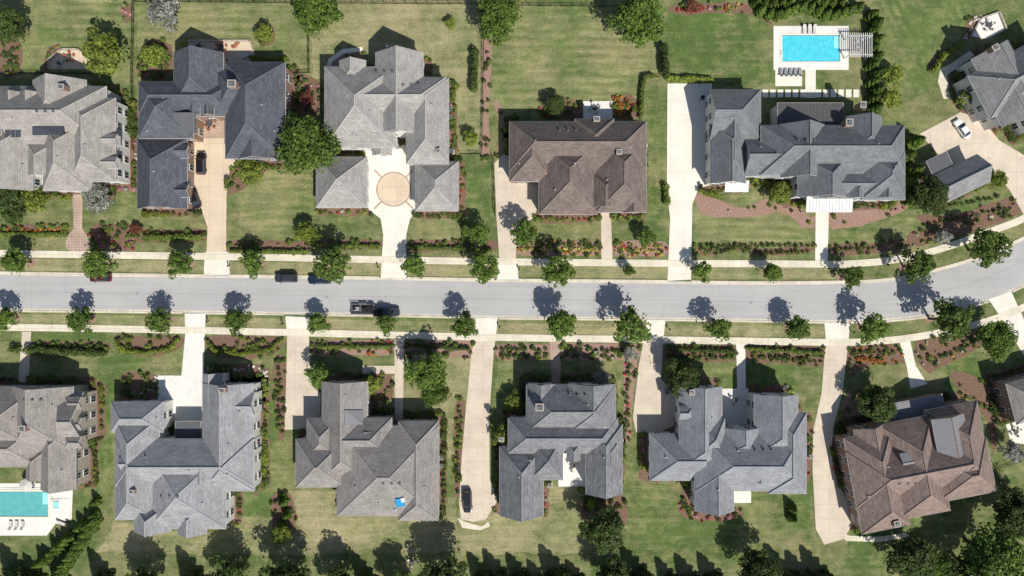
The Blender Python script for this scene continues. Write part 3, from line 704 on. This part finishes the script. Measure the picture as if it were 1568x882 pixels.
bed(B(0,345,102,362),.55,'0002oo1');bed(B(142,345,205,382),.45,'0001pr');bed(B(200,352,314,370),.4,'0001r')
bed(B(355,370,470,388),.35,'0001p');bed(B(486,368,582,380),.35,'001');bed(B(628,369,755,384),.35,'001')
bed([(738,60),(752,60),(752,120),(748,175),(750,240),(737,240),(738,150)],.3,'001',mat=m_mulchp)
bed(B(793,370,918,390),.65,'00yy1o',mat=m_mulchp);bed(B(942,370,1018,392),.65,'0yyr1',mat=m_mulchp)
bed([(1065,374),(1090,382),(1130,370),(1170,382),(1210,377),(1245,374),(1245,384),(1210,390),(1165,392),(1120,384),(1090,392),(1065,388)],.4,'0001')
bed([(1272,374),(1330,372),(1380,366),(1392,375),(1340,388),(1272,390)],.4,'0001')
bed([(1066,296),(1100,306),(1140,318),(1180,300),(1212,302),(1236,330),(1249,330),(1249,348),(1228,348),(1200,326),(1165,330),(1120,334),(1075,325)],.16,'012w',mat=m_mulchp)
bed([(1270,325),(1310,322),(1375,308),(1392,280),(1398,300),(1380,325),(1330,342),(1275,352)],.16,'012p',mat=m_mulchp)
bed([(830,178),(835,150),(860,148),(885,158),(895,178)],.5,'01p00r');bed([(935,180),(938,150),(965,145),(980,160),(978,180)],.9,'ooyr00')
bed([(755,150),(778,182),(790,182),(790,212),(776,240),(760,240),(766,200)],.3,'001',mat=m_mulchp)
bed([(168,130),(195,150),(200,200),(186,215),(176,180)],.3,'001w');bed([(210,110),(225,60),(262,70),(262,108),(235,125)],.7,'0021')
bed([(348,255),(395,240),(408,262),(380,285),(350,298)],.5,'0021');bed([(455,115),(490,125),(490,165),(470,190),(455,150)],.4,'001p')
bed([(497,115),(510,85),(530,76),(562,80),(548,95),(510,105)],.3,'001',mat=m_mulchp)
bed([(1030,8),(1130,5),(1165,20),(1185,40),(1165,30),(1130,20),(1040,22)],.6,'0010ryp')
bed([(1470,60),(1480,28),(1500,25),(1490,55),(1440,85),(1425,110),(1425,90)],.4,'0012')
bed([(1400,330),(1450,330),(1500,318),(1568,295),(1568,318),(1500,342),(1440,352)],.4,'001p');bed([(1395,355),(1470,345),(1560,318),(1555,330),(1480,358),(1400,378)],.45,'001w')
bed([(0,60),(30,60),(30,110),(0,112)],.4,'011');bed([(68,88),(76,72),(92,66),(90,76),(76,90),(74,108),(66,106)],.6,'02yo',rr=(.3,.5));bed([(124,68),(142,84),(150,106),(144,108),(138,92)],.6,'02y1')
bed([(186,10),(200,8),(200,30),(188,32)],.6,'01p');bed([(395,38),(418,40),(420,66),(396,66)],.5,'01')
bed(B(50,524,164,542),.4,'0001');bed([(178,512),(225,516),(278,516),(280,528),(255,542),(215,545),(185,538)],.35,'00021')
bed([(318,516),(375,514),(432,518),(434,530),(405,546),(360,550),(322,540)],.35,'00021')
bed(B(476,522,606,543),.45,'0001or',mat=m_mulchp);bed(B(620,522,724,546),.35,'0001',mat=m_mulchp)
bed(B(762,529,840,550),.4,'0001',mat=m_mulchp);bed(B(862,527,975,550),.4,'0001w',mat=m_mulchp)
bed([(955,550),(975,548),(970,600),(965,672),(950,672),(956,610)],.35,'001r',mat=m_mulchp)
bed(B(1018,530,1126,552),.4,'0001');bed([(1145,530),(1262,532),(1262,560),(1200,556),(1145,552)],.4,'0001')
bed([(1302,530),(1376,530),(1384,555),(1330,560),(1300,575)],.5,'0000ooy');bed([(1403,525),(1500,500),(1510,525),(1440,562),(1420,570)],.45,'0001yw')
bed([(697,620),(712,615),(708,700),(703,760),(696,740)],.4,'0021');bed([(418,560),(436,550),(437,660),(425,665)],.35,'001')
bed([(190,570),(240,575),(240,600),(225,606),(185,606)],.5,'0w01');bed([(315,560),(405,560),(412,590),(395,640),(390,590),(320,585)],.5,'0w012')
bed([(385,640),(400,640),(408,700),(392,760),(385,720)],.4,'001');bed([(100,590),(135,600),(140,660),(128,740),(118,740),(122,640)],.5,'001w')
bed([(415,760),(440,752),(455,790),(440,822),(420,815)],.4,'0112');bed([(1040,765),(1070,780),(1130,775),(1130,795),(1050,795)],.4,'01pr')
bed([(1235,640),(1243,640),(1243,700),(1238,740),(1234,720)],.4,'01r');bed([(1300,600),(1330,590),(1345,640),(1300,670),(1285,640)],.35,'01r',mat=m_mulchp)
bed([(1455,570),(1500,580),(1525,640),(1522,700),(1510,640),(1470,600)],.35,'001');bed([(890,762),(950,755),(960,800),(925,830),(895,800)],.5,'011')
bed([(1505,600),(1540,590),(1540,640),(1525,640)],.3,'001');bed([(560,575),(600,575),(600,612),(570,610)],.3,'012')
def rocks(pts,n):
    mb=MB();q=[W(*p) for p in catmull(pts,8)]
    for i in range(n):
        x,y=q[int(i/n*len(q))];x+=random.gauss(0,.25);y+=random.gauss(0,.25);r=random.uniform(.2,.42)
        k=7;vs=[];
        for zz,f in((0,1),(r*.6,.85),(r*.95,.4)):
            for j in range(k): a=2*math.pi*j/k;rr=r*f*random.uniform(.8,1.15);vs.append((x+math.cos(a)*rr,y+math.sin(a)*rr,zz))
        fs=[(l*k+j,l*k+(j+1)%k,(l+1)*k+(j+1)%k,(l+1)*k+j) for l in(0,1) for j in range(k)]+[tuple(range(2*k,3*k))]
        mb.add(vs,fs)
    mb.obj('edging_rocks',[m_rock])
rocks([(188,600),(205,603),(225,598),(236,590),(240,575)],26);rocks([(320,564),(360,566),(395,562),(408,575),(404,592)],34)
rocks([(1478,60),(1487,35),(1500,24)],14)
for p,r,hh,m in [([(728,82),(726,140)],.8,1.6,lf_dark),([(1014,72),(1017,120)],.8,1.8,lf_dark),([(225,364),(313,364)],.7,1.0,lf_bed),([(100,360),(0,358)],.5,.7,lf_bed),
 ([(20,534),(165,540)],.8,1.1,lf_dark),([(180,522),(190,536),(225,540),(262,534),(275,518)],.5,.7,lf_lime),([(320,522),(330,536),(370,542),(415,536),(430,522)],.5,.7,lf_lime),
 ([(355,384),(470,386)],.45,.7,lf_bed),([(485,375),(582,378)],.45,.7,lf_bed),([(628,379),(752,383)],.45,.7,lf_bed),([(478,531),(606,530)],.45,.7,lf_bed),([(622,528),(720,534)],.4,.7,lf_dark),
 ([(1020,534),(1124,538)],.4,.7,lf_dark),([(1147,534),(1260,540)],.4,.7,lf_bed),([(1020,122),(1090,124)],.7,1.0,lf_lime),([(1018,284),(1020,312)],.7,1.0,lf_bed),
 ([(980,182),(984,120),(1002,118)],.5,1.0,lf_bed),([(775,185),(790,182),(792,215)],.8,1.4,lf_dark),([(1062,290),(1100,303)],.6,.9,lf_lime),([(1425,112),(1440,88),(1470,68)],.6,1,lf_lime),
 ([(345,752),(347,795)],.7,1.2,lf_dark),([(355,82),(390,92),(440,95)],.6,1,lf_lime),([(280,70),(350,66)],.5,1,lf_lime),([(350,258),(350,290)],.7,1,lf_bed),
 ([(1460,115),(1475,130),(1490,150)],.6,1.,lf_bed),([(205,170),(205,205)],.6,1.3,lf_dark),([(705,330),(712,372)],.3,.6,lf_bed)]: hedge(p,r,hh,m)
for p,g in [([(1070,384),(1100,388),(1130,378),(1170,388),(1240,384)],1.1),([(1070,376),(1240,376)],1.2),([(1275,382),(1350,378)],1.1),([(765,533),(838,534)],1.0),([(765,543),(838,544)],1.0),([(864,532),(972,540)],1.1),([(864,543),(960,548)],1.2),
 ([(962,560),(958,665)],1.2),([(1020,545),(1124,548)],1.1),([(1148,546),(1260,554)],1.2),([(1305,538),(1372,540)],1.),([(795,374),(916,376)],1.1),([(428,560),(428,655)],1.3),([(1410,345),(1550,318)],1.2),([(705,640),(700,740)],1.2),
 ([(430,155),(448,165),(455,200)],1.3),([(1398,300),(1440,318),(1530,300)],1.3),([(145,600),(150,740)],1.2),([(1500,520),(1420,555)],1.2),([(60,528),(160,530)],1.1)]: row(p,.42,g,lf_dark)
row([(796,381),(914,383)],.30,.62,fl['y'],'yellow_flower_border');row([(946,382),(1010,384)],.30,.62,fl['y'],'yellow_flower_border');row([(1310,550),(1352,552)],.55,.7,fl['o'],'orange_flower_border')
row([(10,353),(95,352)],.32,.95,fl['o'],'orange_flower_border');row([(945,150),(950,176)],.5,.6,fl['o'],'orange_flower_border');row([(958,152),(975,172)],.4,.7,fl['r'],'red_flower_border')
row([(1042,14),(1060,18),(1080,13)],.4,.8,fl['r'],'red_flower_border');row([(1095,14),(1130,12)],.35,.8,fl['y'],'yellow_flower_border');row([(1056,782),(1070,790)],.5,.8,fl['p'],'pink_flower_border');row([(1112,790),(1128,788)],.5,.8,fl['p'],'pink_flower_border')
# ------------------------------------------------------------ trees
for x,y,r in [(22,400,21),(148,404,23),(275,403,20),(387,402,19),(510,405,26),(634,408,18),(741,410,23),(856,415,23),(963,414,9),(1075,415,16),(1183,417,16),(1303,424,18),(1407,407,24),(1515,380,27),
 (5,487,18),(120,490,19),(244,491,19),(362,490,19),(487,495,16),(592,497,15),(710,498,20),(859,497,24),(968,500,27),(1100,503,19),(1222,503,20),(1337,503,22),(1455,490,30),(802,357,20),(732,357,18),(990,364,13),(487,575,18)]:
    o=tree(x,y,r)
    if y>385 and r>12:
        a=[random.uniform(.8,1.1) for _ in range(14)]
        sheet('tree_mulch_ring',[(o.location.x+math.cos(i*math.pi/7)*a[i],o.location.y+math.sin(i*math.pi/7)*a[i]) for i in range(14)],'bed',m_mulchp,world=True)
for x,y,r in [(470,224,44),(485,18,36),(762,28,34),(978,30,38),(655,572,30),(1525,520,30),(1520,850,46),(665,598,24),(1440,870,25)]: tree(x,y,r,'big')
for x,y,r in [(8,40,28),(12,308,30),(1045,578,26),(925,812,30),(1398,858,36),(1160,872,30),(350,892,32),(440,898,38),(520,902,30),(680,896,38),(940,889,30),(610,905,26),(215,908,34),(1345,620,26),(1490,870,30),(1330,605,18),(850,160,15),(1420,300,26),(1560,790,34)]: tree(x,y,r,'dark')
for x,y,r in [(160,82,32),(50,306,23),(385,262,20),(468,356,18),(405,52,14),(690,36,9),(785,615,14),(770,663,18),(1195,296,18),(1480,148,14),(570,588,14),(722,212,13),(235,85,18),(1365,115,18),(1365,150,16),(1528,275,15),(430,820,16)]: tree(x,y,r,'lime')
for x,y,r in [(250,16,28),(148,304,24),(1550,690,18),(1445,362,13),(965,542,12),(920,578,14),(1478,150,12)]: tree(x,y,r,'silver')
for x,y,r in [(1062,10,11),(208,350,8),(470,150,11)]: tree(x,y,r,'red')
for i in range(13): tree(1168+i*12.5,14+6*math.sin(i*.9),9,'con')
for i in range(11): tree(1160+i*13,2,8,'con')
for i in range(12): tree(1340+(i%2)*6,20+i*13,10,'con')
for i in range(5): tree(1405-(i%2)*12,215+i*22,14,'con')
for i in range(9): tree(60+i*9+random.uniform(-4,4),862-i*7+random.uniform(-5,5),10,'con')
for i in range(10): tree(86+i*6,880-i*9,10,'con')
for x,y in [(740,897),(768,901),(800,898),(830,903),(858,898),(890,902),(1030,899),(1065,902),(1100,899),(1240,900),(1270,903),(1215,903),(150,899),(10,892),(45,896),(85,899),(560,899),(290,903),(985,899)]: tree(x,y,rt.uniform(15,23),'cond')
for x,y in [(143,770),(141,790),(138,812),(432,770),(437,790),(430,808),(1215,780),(1216,795),(905,775),(945,800)]: tree(x,y,8,'con')
# ------------------------------------------------------------ fences
def fence(pts,h=1.3):
    mb=MB();pts=[W(*p) for p in pts]
    for a,b in zip(pts[:-1],pts[1:]):
        L=math.dist(a,b);an=math.atan2(b[1]-a[1],b[0]-a[0]);c=((a[0]+b[0])/2,(a[1]+b[1])/2)
        for z in(.2,h-.15): mb.box((*c,z),(L,.05,.05),an)
        n=int(L/.3)
        for i in range(n+1):
            t=i/max(n,1);post=i%8==0;w=.10 if post else .035
            mb.box((a[0]+(b[0]-a[0])*t,a[1]+(b[1]-a[1])*t,h/2+(.06 if post else 0)),(w,w,h+(.12 if post else 0)),an)
    mb.obj('metal_fence',[m_black])
for p in [[(206,0),(204,110),(206,232)],[(742,10),(738,235)],[(0,112),(168,114)],[(208,3),(736,7)],[(744,8),(1012,12)],[(473,45),(474,112),(440,112)],[(982,118),(979,180)],[(982,118),(1010,118)],[(705,236),(737,236)],[(755,240),(758,330)],[(1525,718),(1548,812)],[(1525,716),(1600,690)],[(186,206),(206,206)],[(1086,195),(1080,280)]]: fence(p)
# ------------------------------------------------------------ pools
def water_mat():
    m,nt,b=newmat('pool_water');p=pos(nt)
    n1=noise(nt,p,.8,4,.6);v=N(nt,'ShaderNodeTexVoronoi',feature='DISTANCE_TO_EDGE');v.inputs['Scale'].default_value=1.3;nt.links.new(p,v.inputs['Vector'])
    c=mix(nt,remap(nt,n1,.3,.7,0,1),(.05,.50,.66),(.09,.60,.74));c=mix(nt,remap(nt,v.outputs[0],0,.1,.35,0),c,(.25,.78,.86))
    nt.links.new(c,b.inputs['Base Color']);b.inputs['Roughness'].default_value=.12;return m
m_water=water_mat();m_water2=simple('pool_water_green',(.12,.42,.42),.12,0,.12,1);m_step=simple('pool_step',(.35,.78,.85),.3,0,.05);m_tile=simple('pool_tile',(.04,.16,.22),.4,0,.2,8)
def pool(wx0,wy0,wx1,wy1,dx0,dy0,dx1,dy1,wm,coping=.45):
    e=empty('swimming_pool');X0,Y1=W(wx0,wy0);X1,Y0=W(wx1,wy1);A0,B1=W(dx0,dy0);A1,B0=W(dx1,dy1)
    d=MB()
    for a,b,c,f in((A0,Y1,A1,B1),(A0,B0,A1,Y0),(A0,Y0,X0,Y1),(X1,Y0,A1,Y1)):
        if c>a and f>b: d.box(((a+c)/2,(b+f)/2,.075),(c-a,f-b,.15),0)
    d.obj('deck',[m_whitedeck],e)
    HARD.append([(A0,B0),(A1,B0),(A1,B1),(A0,B1)])
    c=MB();w=coping
    for cc,dd in((((X0+X1)/2,Y1+w/2-.05,.18),(X1-X0+2*w-.1,w,.08)),(((X0+X1)/2,Y0-w/2+.05,.18),(X1-X0+2*w-.1,w,.08)),((X0-w/2+.05,(Y0+Y1)/2,.18),(w,Y1-Y0-.11,.08)),((X1+w/2-.05,(Y0+Y1)/2,.18),(w,Y1-Y0-.11,.08))): c.box(cc,dd)
    c.obj('coping',[m_cream],e)
    mesh_obj('water',[(X0,Y0,.11),(X1,Y0,.11),(X1,Y1,.11),(X0,Y1,.11)],[(0,1,2,3)],[wm],parent=e)
    s=MB()
    for i in range(3): s.box((X1-.25-i*.45,Y1-1.6,.125-i*.003),(.4,2.6,.006+i*.001))
    s.obj('entry_steps',[m_step],e)
    t=MB()
    for yy in(Y0+.1,Y1-.1): t.box(((X0+X1)/2,yy,.117),(X1-X0,.16,.008))
    t.obj('tile_band',[m_tile],e)
    l=MB()
    for yy in (Y0+1.6,Y0+2.1): l.tube((X0-.25,yy,.15),(X0-.25,yy,.85),.03,.03,6);l.tube((X0-.25,yy,.85),(X0+.25,yy,.5),.03,.03,6)
    l.obj('ladder_rails',[m_grey],e)
pool(1197,54,1286,95,1184,40,1299,107,m_water)
pool(-10,752,75,791,-20,747,80,797,m_water2)
pool(82,766,92,778,80,763,108,794,m_water2,.3)
def lounger(px,py,ang=0,fm=None):
    x,y=W(px,py);mb=MB();M=Matrix.Translation((x,y,.12))@Matrix.Rotation(ang,4,'Z')
    mb.box((0,-.25,.33),(.65,1.35,.1),0,0,M);mb.box((0,-.25,.25),(.7,1.4,.05),0,1,M)
    B=M@Matrix.Translation((0,.42,.38))@Matrix.Rotation(math.radians(35),4,'X');mb.box((0,.32,0),(.65,.7,.1),0,0,B)
    for a in(-.3,.3):
        for b in(-.85,.35): mb.box((a,b,.12),(.06,.06,.24),0,1,M)
    mb.obj('pool_lounger',[fm or m_fab,m_dkgrey])
for i in range(5): lounger(1195+i*7.2,112,math.pi,m_grey)
for i in range(3): lounger(1230+i*8,46,0)
for i in range(3): lounger(18+i*9,803,math.pi)
lounger(95,800,1.2);lounger(362,70,2.4,m_terra);lounger(378,86,-1.2)
def table_set(px,py,r=.6,n=4,umb=False,cm=None):
    x,y=W(px,py);mb=MB()
    mb.tube((x,y,.70),(x,y,.75),r,r,16,1);mb.tube((x,y,.05),(x,y,.7),.05,.05,6,1);mb.tube((x,y,.04),(x,y,.08),.3,.3,10,1)
    for i in range(n):
        a=2*math.pi*i/n+.4;cx,cy=x+math.cos(a)*(r+.45),y+math.sin(a)*(r+.45)
        mb.box((cx,cy,.45),(.5,.5,.1),a,0);mb.box((cx+math.cos(a)*.25,cy+math.sin(a)*.25,.7),(.08,.5,.5),a,0)
        for u in(-.2,.2):
            for v in(-.2,.2): mb.box((cx+u,cy+v,.2),(.05,.05,.4),a,1)
    if umb:
        mb.tube((x,y,.7),(x,y,2.5),.03,.03,6,1)
        k=8;vs=[(x,y,2.7)]+[(x+math.cos(2*math.pi*i/k)*1.5,y+math.sin(2*math.pi*i/k)*1.5,2.2) for i in range(k)]
        mb.add(vs,[(0,i+1,(i+1)%k+1) for i in range(k)],0)
    mb.obj('patio_table_set',[cm or m_fab,m_dkgrey])
table_set(322,190,.8,6,cm=m_terra);table_set(108,88,.5,5,cm=m_terra);table_set(910,166,.6,4);table_set(1512,40,.6,5);table_set(876,712,.6,3);table_set(50,739,.5,4,True)
table_set(340,74,.7,6,cm=m_terra);table_set(631,861,.5,3,False);table_set(1553,660,.5,4);table_set(1124,612,.5,3);table_set(306,71,.45,4,cm=m_fab);table_set(92,98,.35,3)
e=empty('pergola');x0,y1=W(1299,53,2.6);x1,y0=W(1336,86,2.6);mb=MB()
for a in(x0+.3,x1-.3):
    for b2 in(y0+.3,y1-.3): mb.box((a,b2,1.3),(.2,.2,2.6))
mb.obj('posts',[m_trim],e);mb=MB()
for b2 in(y0+.3,y1-.3): mb.box(((x0+x1)/2,b2,2.7),(x1-x0,.12,.2))
n=11
for i in range(n): mb.box((x0+.3+(x1-x0-.6)*i/(n-1),(y0+y1)/2,2.9),(.1,y1-y0+.5,.18))
mb.obj('beams_and_slats',[m_trim],e)
sheet('pergola_patio',rect(1300,54,1334,88),'path',m_stone)
table_set(1318,70,.7,6)
def ac(px,py):
    x,y=W(px,py);mb=MB();mb.box((x,y,.05),(1.1,1.1,.1),0,0);mb.box((x,y,.5),(.85,.85,.8),0,1)
    mb.tube((x,y,.9),(x,y,.94),.36,.36,14,2);mb.tube((x,y,.94),(x,y,.97),.1,.1,8,1)
    for i in range(6): a=i*math.pi/3;mb.box((x+math.cos(a)*.2,y+math.sin(a)*.2,.955),(.32,.03,.02),a,1)
    mb.obj('air_conditioner_unit',[m_walk,m_grey,m_black])
for p in [(690,168),(690,180),(184,226),(184,236),(441,158),(676,700),(676,712),(388,702),(131,640),(131,650),(951,672),(1240,698),(692,232),(842,742),(1020,600),(1473,640)]: ac(*p)
for p in [(292,322),(298,322),(1075,150),(700,715),(1072,285),(495,650)]:
    x,y=W(*p);mb=MB();mb.box((x,y,.5),(.55,.6,.9));mb.box((x,y,1.0),(.62,.68,.09),0,1);mb.tube((x-.3,y-.3,.12),(x+.3,y-.3,.12),.12,.12,8,1);mb.obj('wheelie_bin',[m_binb,m_black])
# ------------------------------------------------------------ vehicles
def paint(name,c,metal=.3):
    m,nt,b=newmat(name);b.inputs['Base Color'].default_value=(*c,1);b.inputs['Roughness'].default_value=.25;b.inputs['Metallic'].default_value=metal
    b.inputs['Specular IOR Level'].default_value=.5;b.inputs['Coat Weight'].default_value=.6;return m
m_tyre=simple('tyre',(.02,.02,.02),.9);m_lamp=simple('head_lamp',(.7,.7,.7),.2)
def vehicle(px,py,ang,mat,kind='sedan',name='parked_car'):
    x,y=W(px,py,.8);e=empty(name);e.location=(x,y,.05);e.rotation_euler=(0,0,ang)
    L={'sedan':4.8,'suv':5.0,'pickup':5.8}[kind];hw={'sedan':.93,'suv':1.0,'pickup':1.02}[kind];zh={'sedan':.88,'suv':1.05,'pickup':1.15}[kind]
    st=[(.5,.62,.62),(.485,.82,.78),(.45,.93,.90),(.36,.985,.97),(.2,1,1.02),(0,1,1.03),(-.25,1,1.03),(-.40,.98,1.02),(-.46,.93,.98),(-.485,.85,.88),(-.5,.72,.66)]
    b=MB();rings=[]
    for fx,fw,fz in st:
        w=hw*fw;zt=zh*fz;X=fx*L
        rings.append([(X,-w*.94,.28),(X,-w,.45),(X,-w,zt*.72),(X,-w*.93,zt-.04),(X,-w*.72,zt),(X,w*.72,zt),(X,w*.93,zt-.04),(X,w,zt*.72),(X,w,.45),(X,w*.94,.28)])
    vs=[p for r in rings for p in r];n=10;fs=[]
    for i in range(len(rings)-1):
        for j in range(n): fs.append((i*n+j,i*n+(j+1)%n,(i+1)*n+(j+1)%n,(i+1)*n+j))
    fs+=[tuple(range(n))[::-1],tuple(range((len(rings)-1)*n,len(rings)*n))]
    b.add(vs,fs);b.obj('body',[mat],e,smooth=False)
    ht={'sedan':1.45,'suv':1.78,'pickup':1.9}[kind];zb=zh*1.0
    f0,f1={'sedan':(.22,.06),'suv':(.24,.12),'pickup':(.22,.12)}[kind];r0,r1={'sedan':(-.40,-.24),'suv':(-.48,-.42),'pickup':(-.12,-.08)}[kind]
    def ring(a,bb,w,z): return [(a*L,-w,z),(a*L,w,z),(bb*L,w,z),(bb*L,-w,z)]
    lo=ring(f0,r0,hw*.88,zb);hi=ring(f1,r1,hw*.72,ht-.05);g=MB();g.add(lo+hi,[(0,1,5,4),(1,2,6,5),(2,3,7,6),(3,0,4,7)]);g.obj('glass',[m_glass],e)
    rf=MB();a=ring(f1+.008,r1-.008,hw*.74,ht-.05);c=ring(f1-.02,r1+.02,hw*.64,ht+.02);rf.add(a+c,[(0,1,5,4),(1,2,6,5),(2,3,7,6),(3,0,4,7),(4,5,6,7)])
    mx=(f1+r1)/2+.02
    for fx,bx in((f1+.004,f0),(mx,mx),(r1-.004,r0)):
        for sg in(-1,1): rf.tube((bx*L,sg*hw*.885,zb),(fx*L,sg*hw*.725,ht-.05),.04,.04,5)
    rf.obj('roof_and_pillars',[mat],e)
    w=MB()
    for fx in(.31,-.30):
        for sg in(-1,1): w.tube((fx*L,sg*(hw-.22),.33),(fx*L,sg*(hw+.01),.33),.34,.34,14,0);w.tube((fx*L,sg*(hw),.33),(fx*L,sg*(hw+.02),.33),.2,.2,10,1)
    w.obj('wheels',[m_tyre,m_grey],e)
    l=MB()
    for sg in(-1,1):
        l.box((L*.475,sg*hw*.66,zh*.72),(.18,.35,.14),0,0);l.box((-L*.487,sg*hw*.72,zh*.78),(.12,.3,.2),0,1);l.box((f0*L-.25,sg*(hw+.1),zb+.08),(.16,.22,.14),0,2)
    l.obj('lights_and_mirrors',[m_lamp,m_red,m_black],e)
    if kind=='pickup':
        bd=MB();bd.box((-.30*L,0,zh*1.0+.04),(L*.34,hw*1.5,.05),0,0);bd.obj('bed_liner',[m_black],e);bd=MB()
        for sg in(-1,1): bd.box((-.30*L,sg*hw*.86,zh+.12),(L*.36,.14,.25))
        bd.box((-.487*L,0,zh+.08),(.12,hw*1.7,.25));bd.obj('bed_rails',[mat],e)
    return e
pk=paint('paint_black',(.015,.016,.02));pn=paint('paint_navy',(.02,.035,.07));pr=paint('paint_maroon',(.10,.015,.02));psv=paint('paint_white',(.78,.79,.80),.0);pg=paint('paint_grey',(.05,.055,.065))
vehicle(438,425.5,math.pi-.01,pg,'suv');vehicle(489,428,math.pi,pn,'suv');vehicle(153,425,math.pi,pr,'sedan')
vehicle(308,250,math.pi/2,pk,'suv');vehicle(297,302,math.pi/2+.35,pk,'sedan');vehicle(716,768,-math.pi/2+.03,pk,'suv');vehicle(1474,197,math.radians(125),psv,'sedan')
vehicle(592,478,0,pg,'pickup','pickup_truck')
e=empty('utility_trailer');x,y=W(556,473);e.location=(x,y,.05);e.rotation_euler=(0,0,-.01)
t=MB();t.box((0,0,.55),(5.2,2.2,.1),0,0)
for sg in(-1,1):
    for z in(.85,1.15): t.tube((-2.6,sg*1.1,z),(2.6,sg*1.1,z),.05,.05,6,1)
    for i in range(9): t.tube((-2.6+i*.65,sg*1.1,.55),(-2.6+i*.65,sg*1.1,1.15),.04,.04,6,1)
    t.tube((2.6,sg*.9,.5),(3.7,0,.5),.05,.05,6,1)
    for a in(-.45,.45): t.tube((a,sg*1.15,.35),(a,sg*1.38,.35),.34,.34,12,2);t.box((a,sg*1.27,.72),(.85,.28,.05),0,1)
t.box((2.6,0,.85),(.06,2.2,.6),0,1);t.obj('deck_rails_and_wheels',[m_dkgrey,m_grey,m_tyre],e)
t=MB()
for cx,m in((-1.3,0),(.7,2)):
    t.box((cx,0,.85),(1.3,.9,.35),0,m);t.box((cx-.35,0,1.2),(.5,.5,.45),0,2);t.box((cx+.2,0,.72),(.5,1.5,.16),0,2)
    for a in(-.45,.5):
        for sg in(-1,1): t.tube((cx+a,sg*.45,.8),(cx+a,sg*.65,.8),.22,.22,10,3)
t.box((2.1,0,1.0),(.7,1.8,.8),0,2);t.obj('mowers_and_toolbox',[m_grey,m_trim,m_black,m_tyre],e)
for p in [(352,407),(580,409),(795,412),(1062,417),(320,492),(434,495),(765,500),(1024,504),(1304,508),(1272,415)]:
    x,y=W(*p);mb=MB();mb.box((x,y,.55),(.12,.12,1.1));mb.box((x,y,1.15),(.25,.55,.22));mb.tube((x,y-.27,1.26),(x,y+.27,1.26),.125,.125,8);mb.obj('mailbox',[m_black])
for p in [(500,455),(1150,463),(210,449)]:
    x,y=W(*p);disc('manhole_cover',x,y,.38,.044,m_seam,20)
# ------------------------------------------------------------ light, world, camera
el=math.radians(49);sh=Vector((-.50,.866,0)).normalized()
d=Vector((sh.x*math.cos(el),sh.y*math.cos(el),-math.sin(el)))
sl=bpy.data.lights.new('sun','SUN');sl.energy=5.0;sl.angle=math.radians(.5);sl.color=(1,.955,.865)
so=link(bpy.data.objects.new('sun',sl));so.rotation_euler=d.to_track_quat('-Z','Y').to_euler();so.location=(60,-100,120)
w=bpy.data.worlds.new('World');scene.world=w;w.use_nodes=True;nt=w.node_tree
sk=nt.nodes.new('ShaderNodeTexSky');sk.sky_type='NISHITA';sk.sun_disc=False;sk.sun_elevation=el;sk.sun_rotation=math.radians(150)
bg=nt.nodes['Background'];bg.inputs['Strength'].default_value=.09;nt.links.new(sk.outputs[0],bg.inputs['Color'])
cam=bpy.data.cameras.new('camera');cam.sensor_width=36;cam.lens=18/(784*S/H);cam.clip_end=4000;cam.clip_start=1
co=link(bpy.data.objects.new('camera',cam));co.location=(0,0,H);co.rotation_euler=(0,0,0);scene.camera=co
scene.view_settings.view_transform='Standard';scene.view_settings.look='None';scene.view_settings.exposure=0
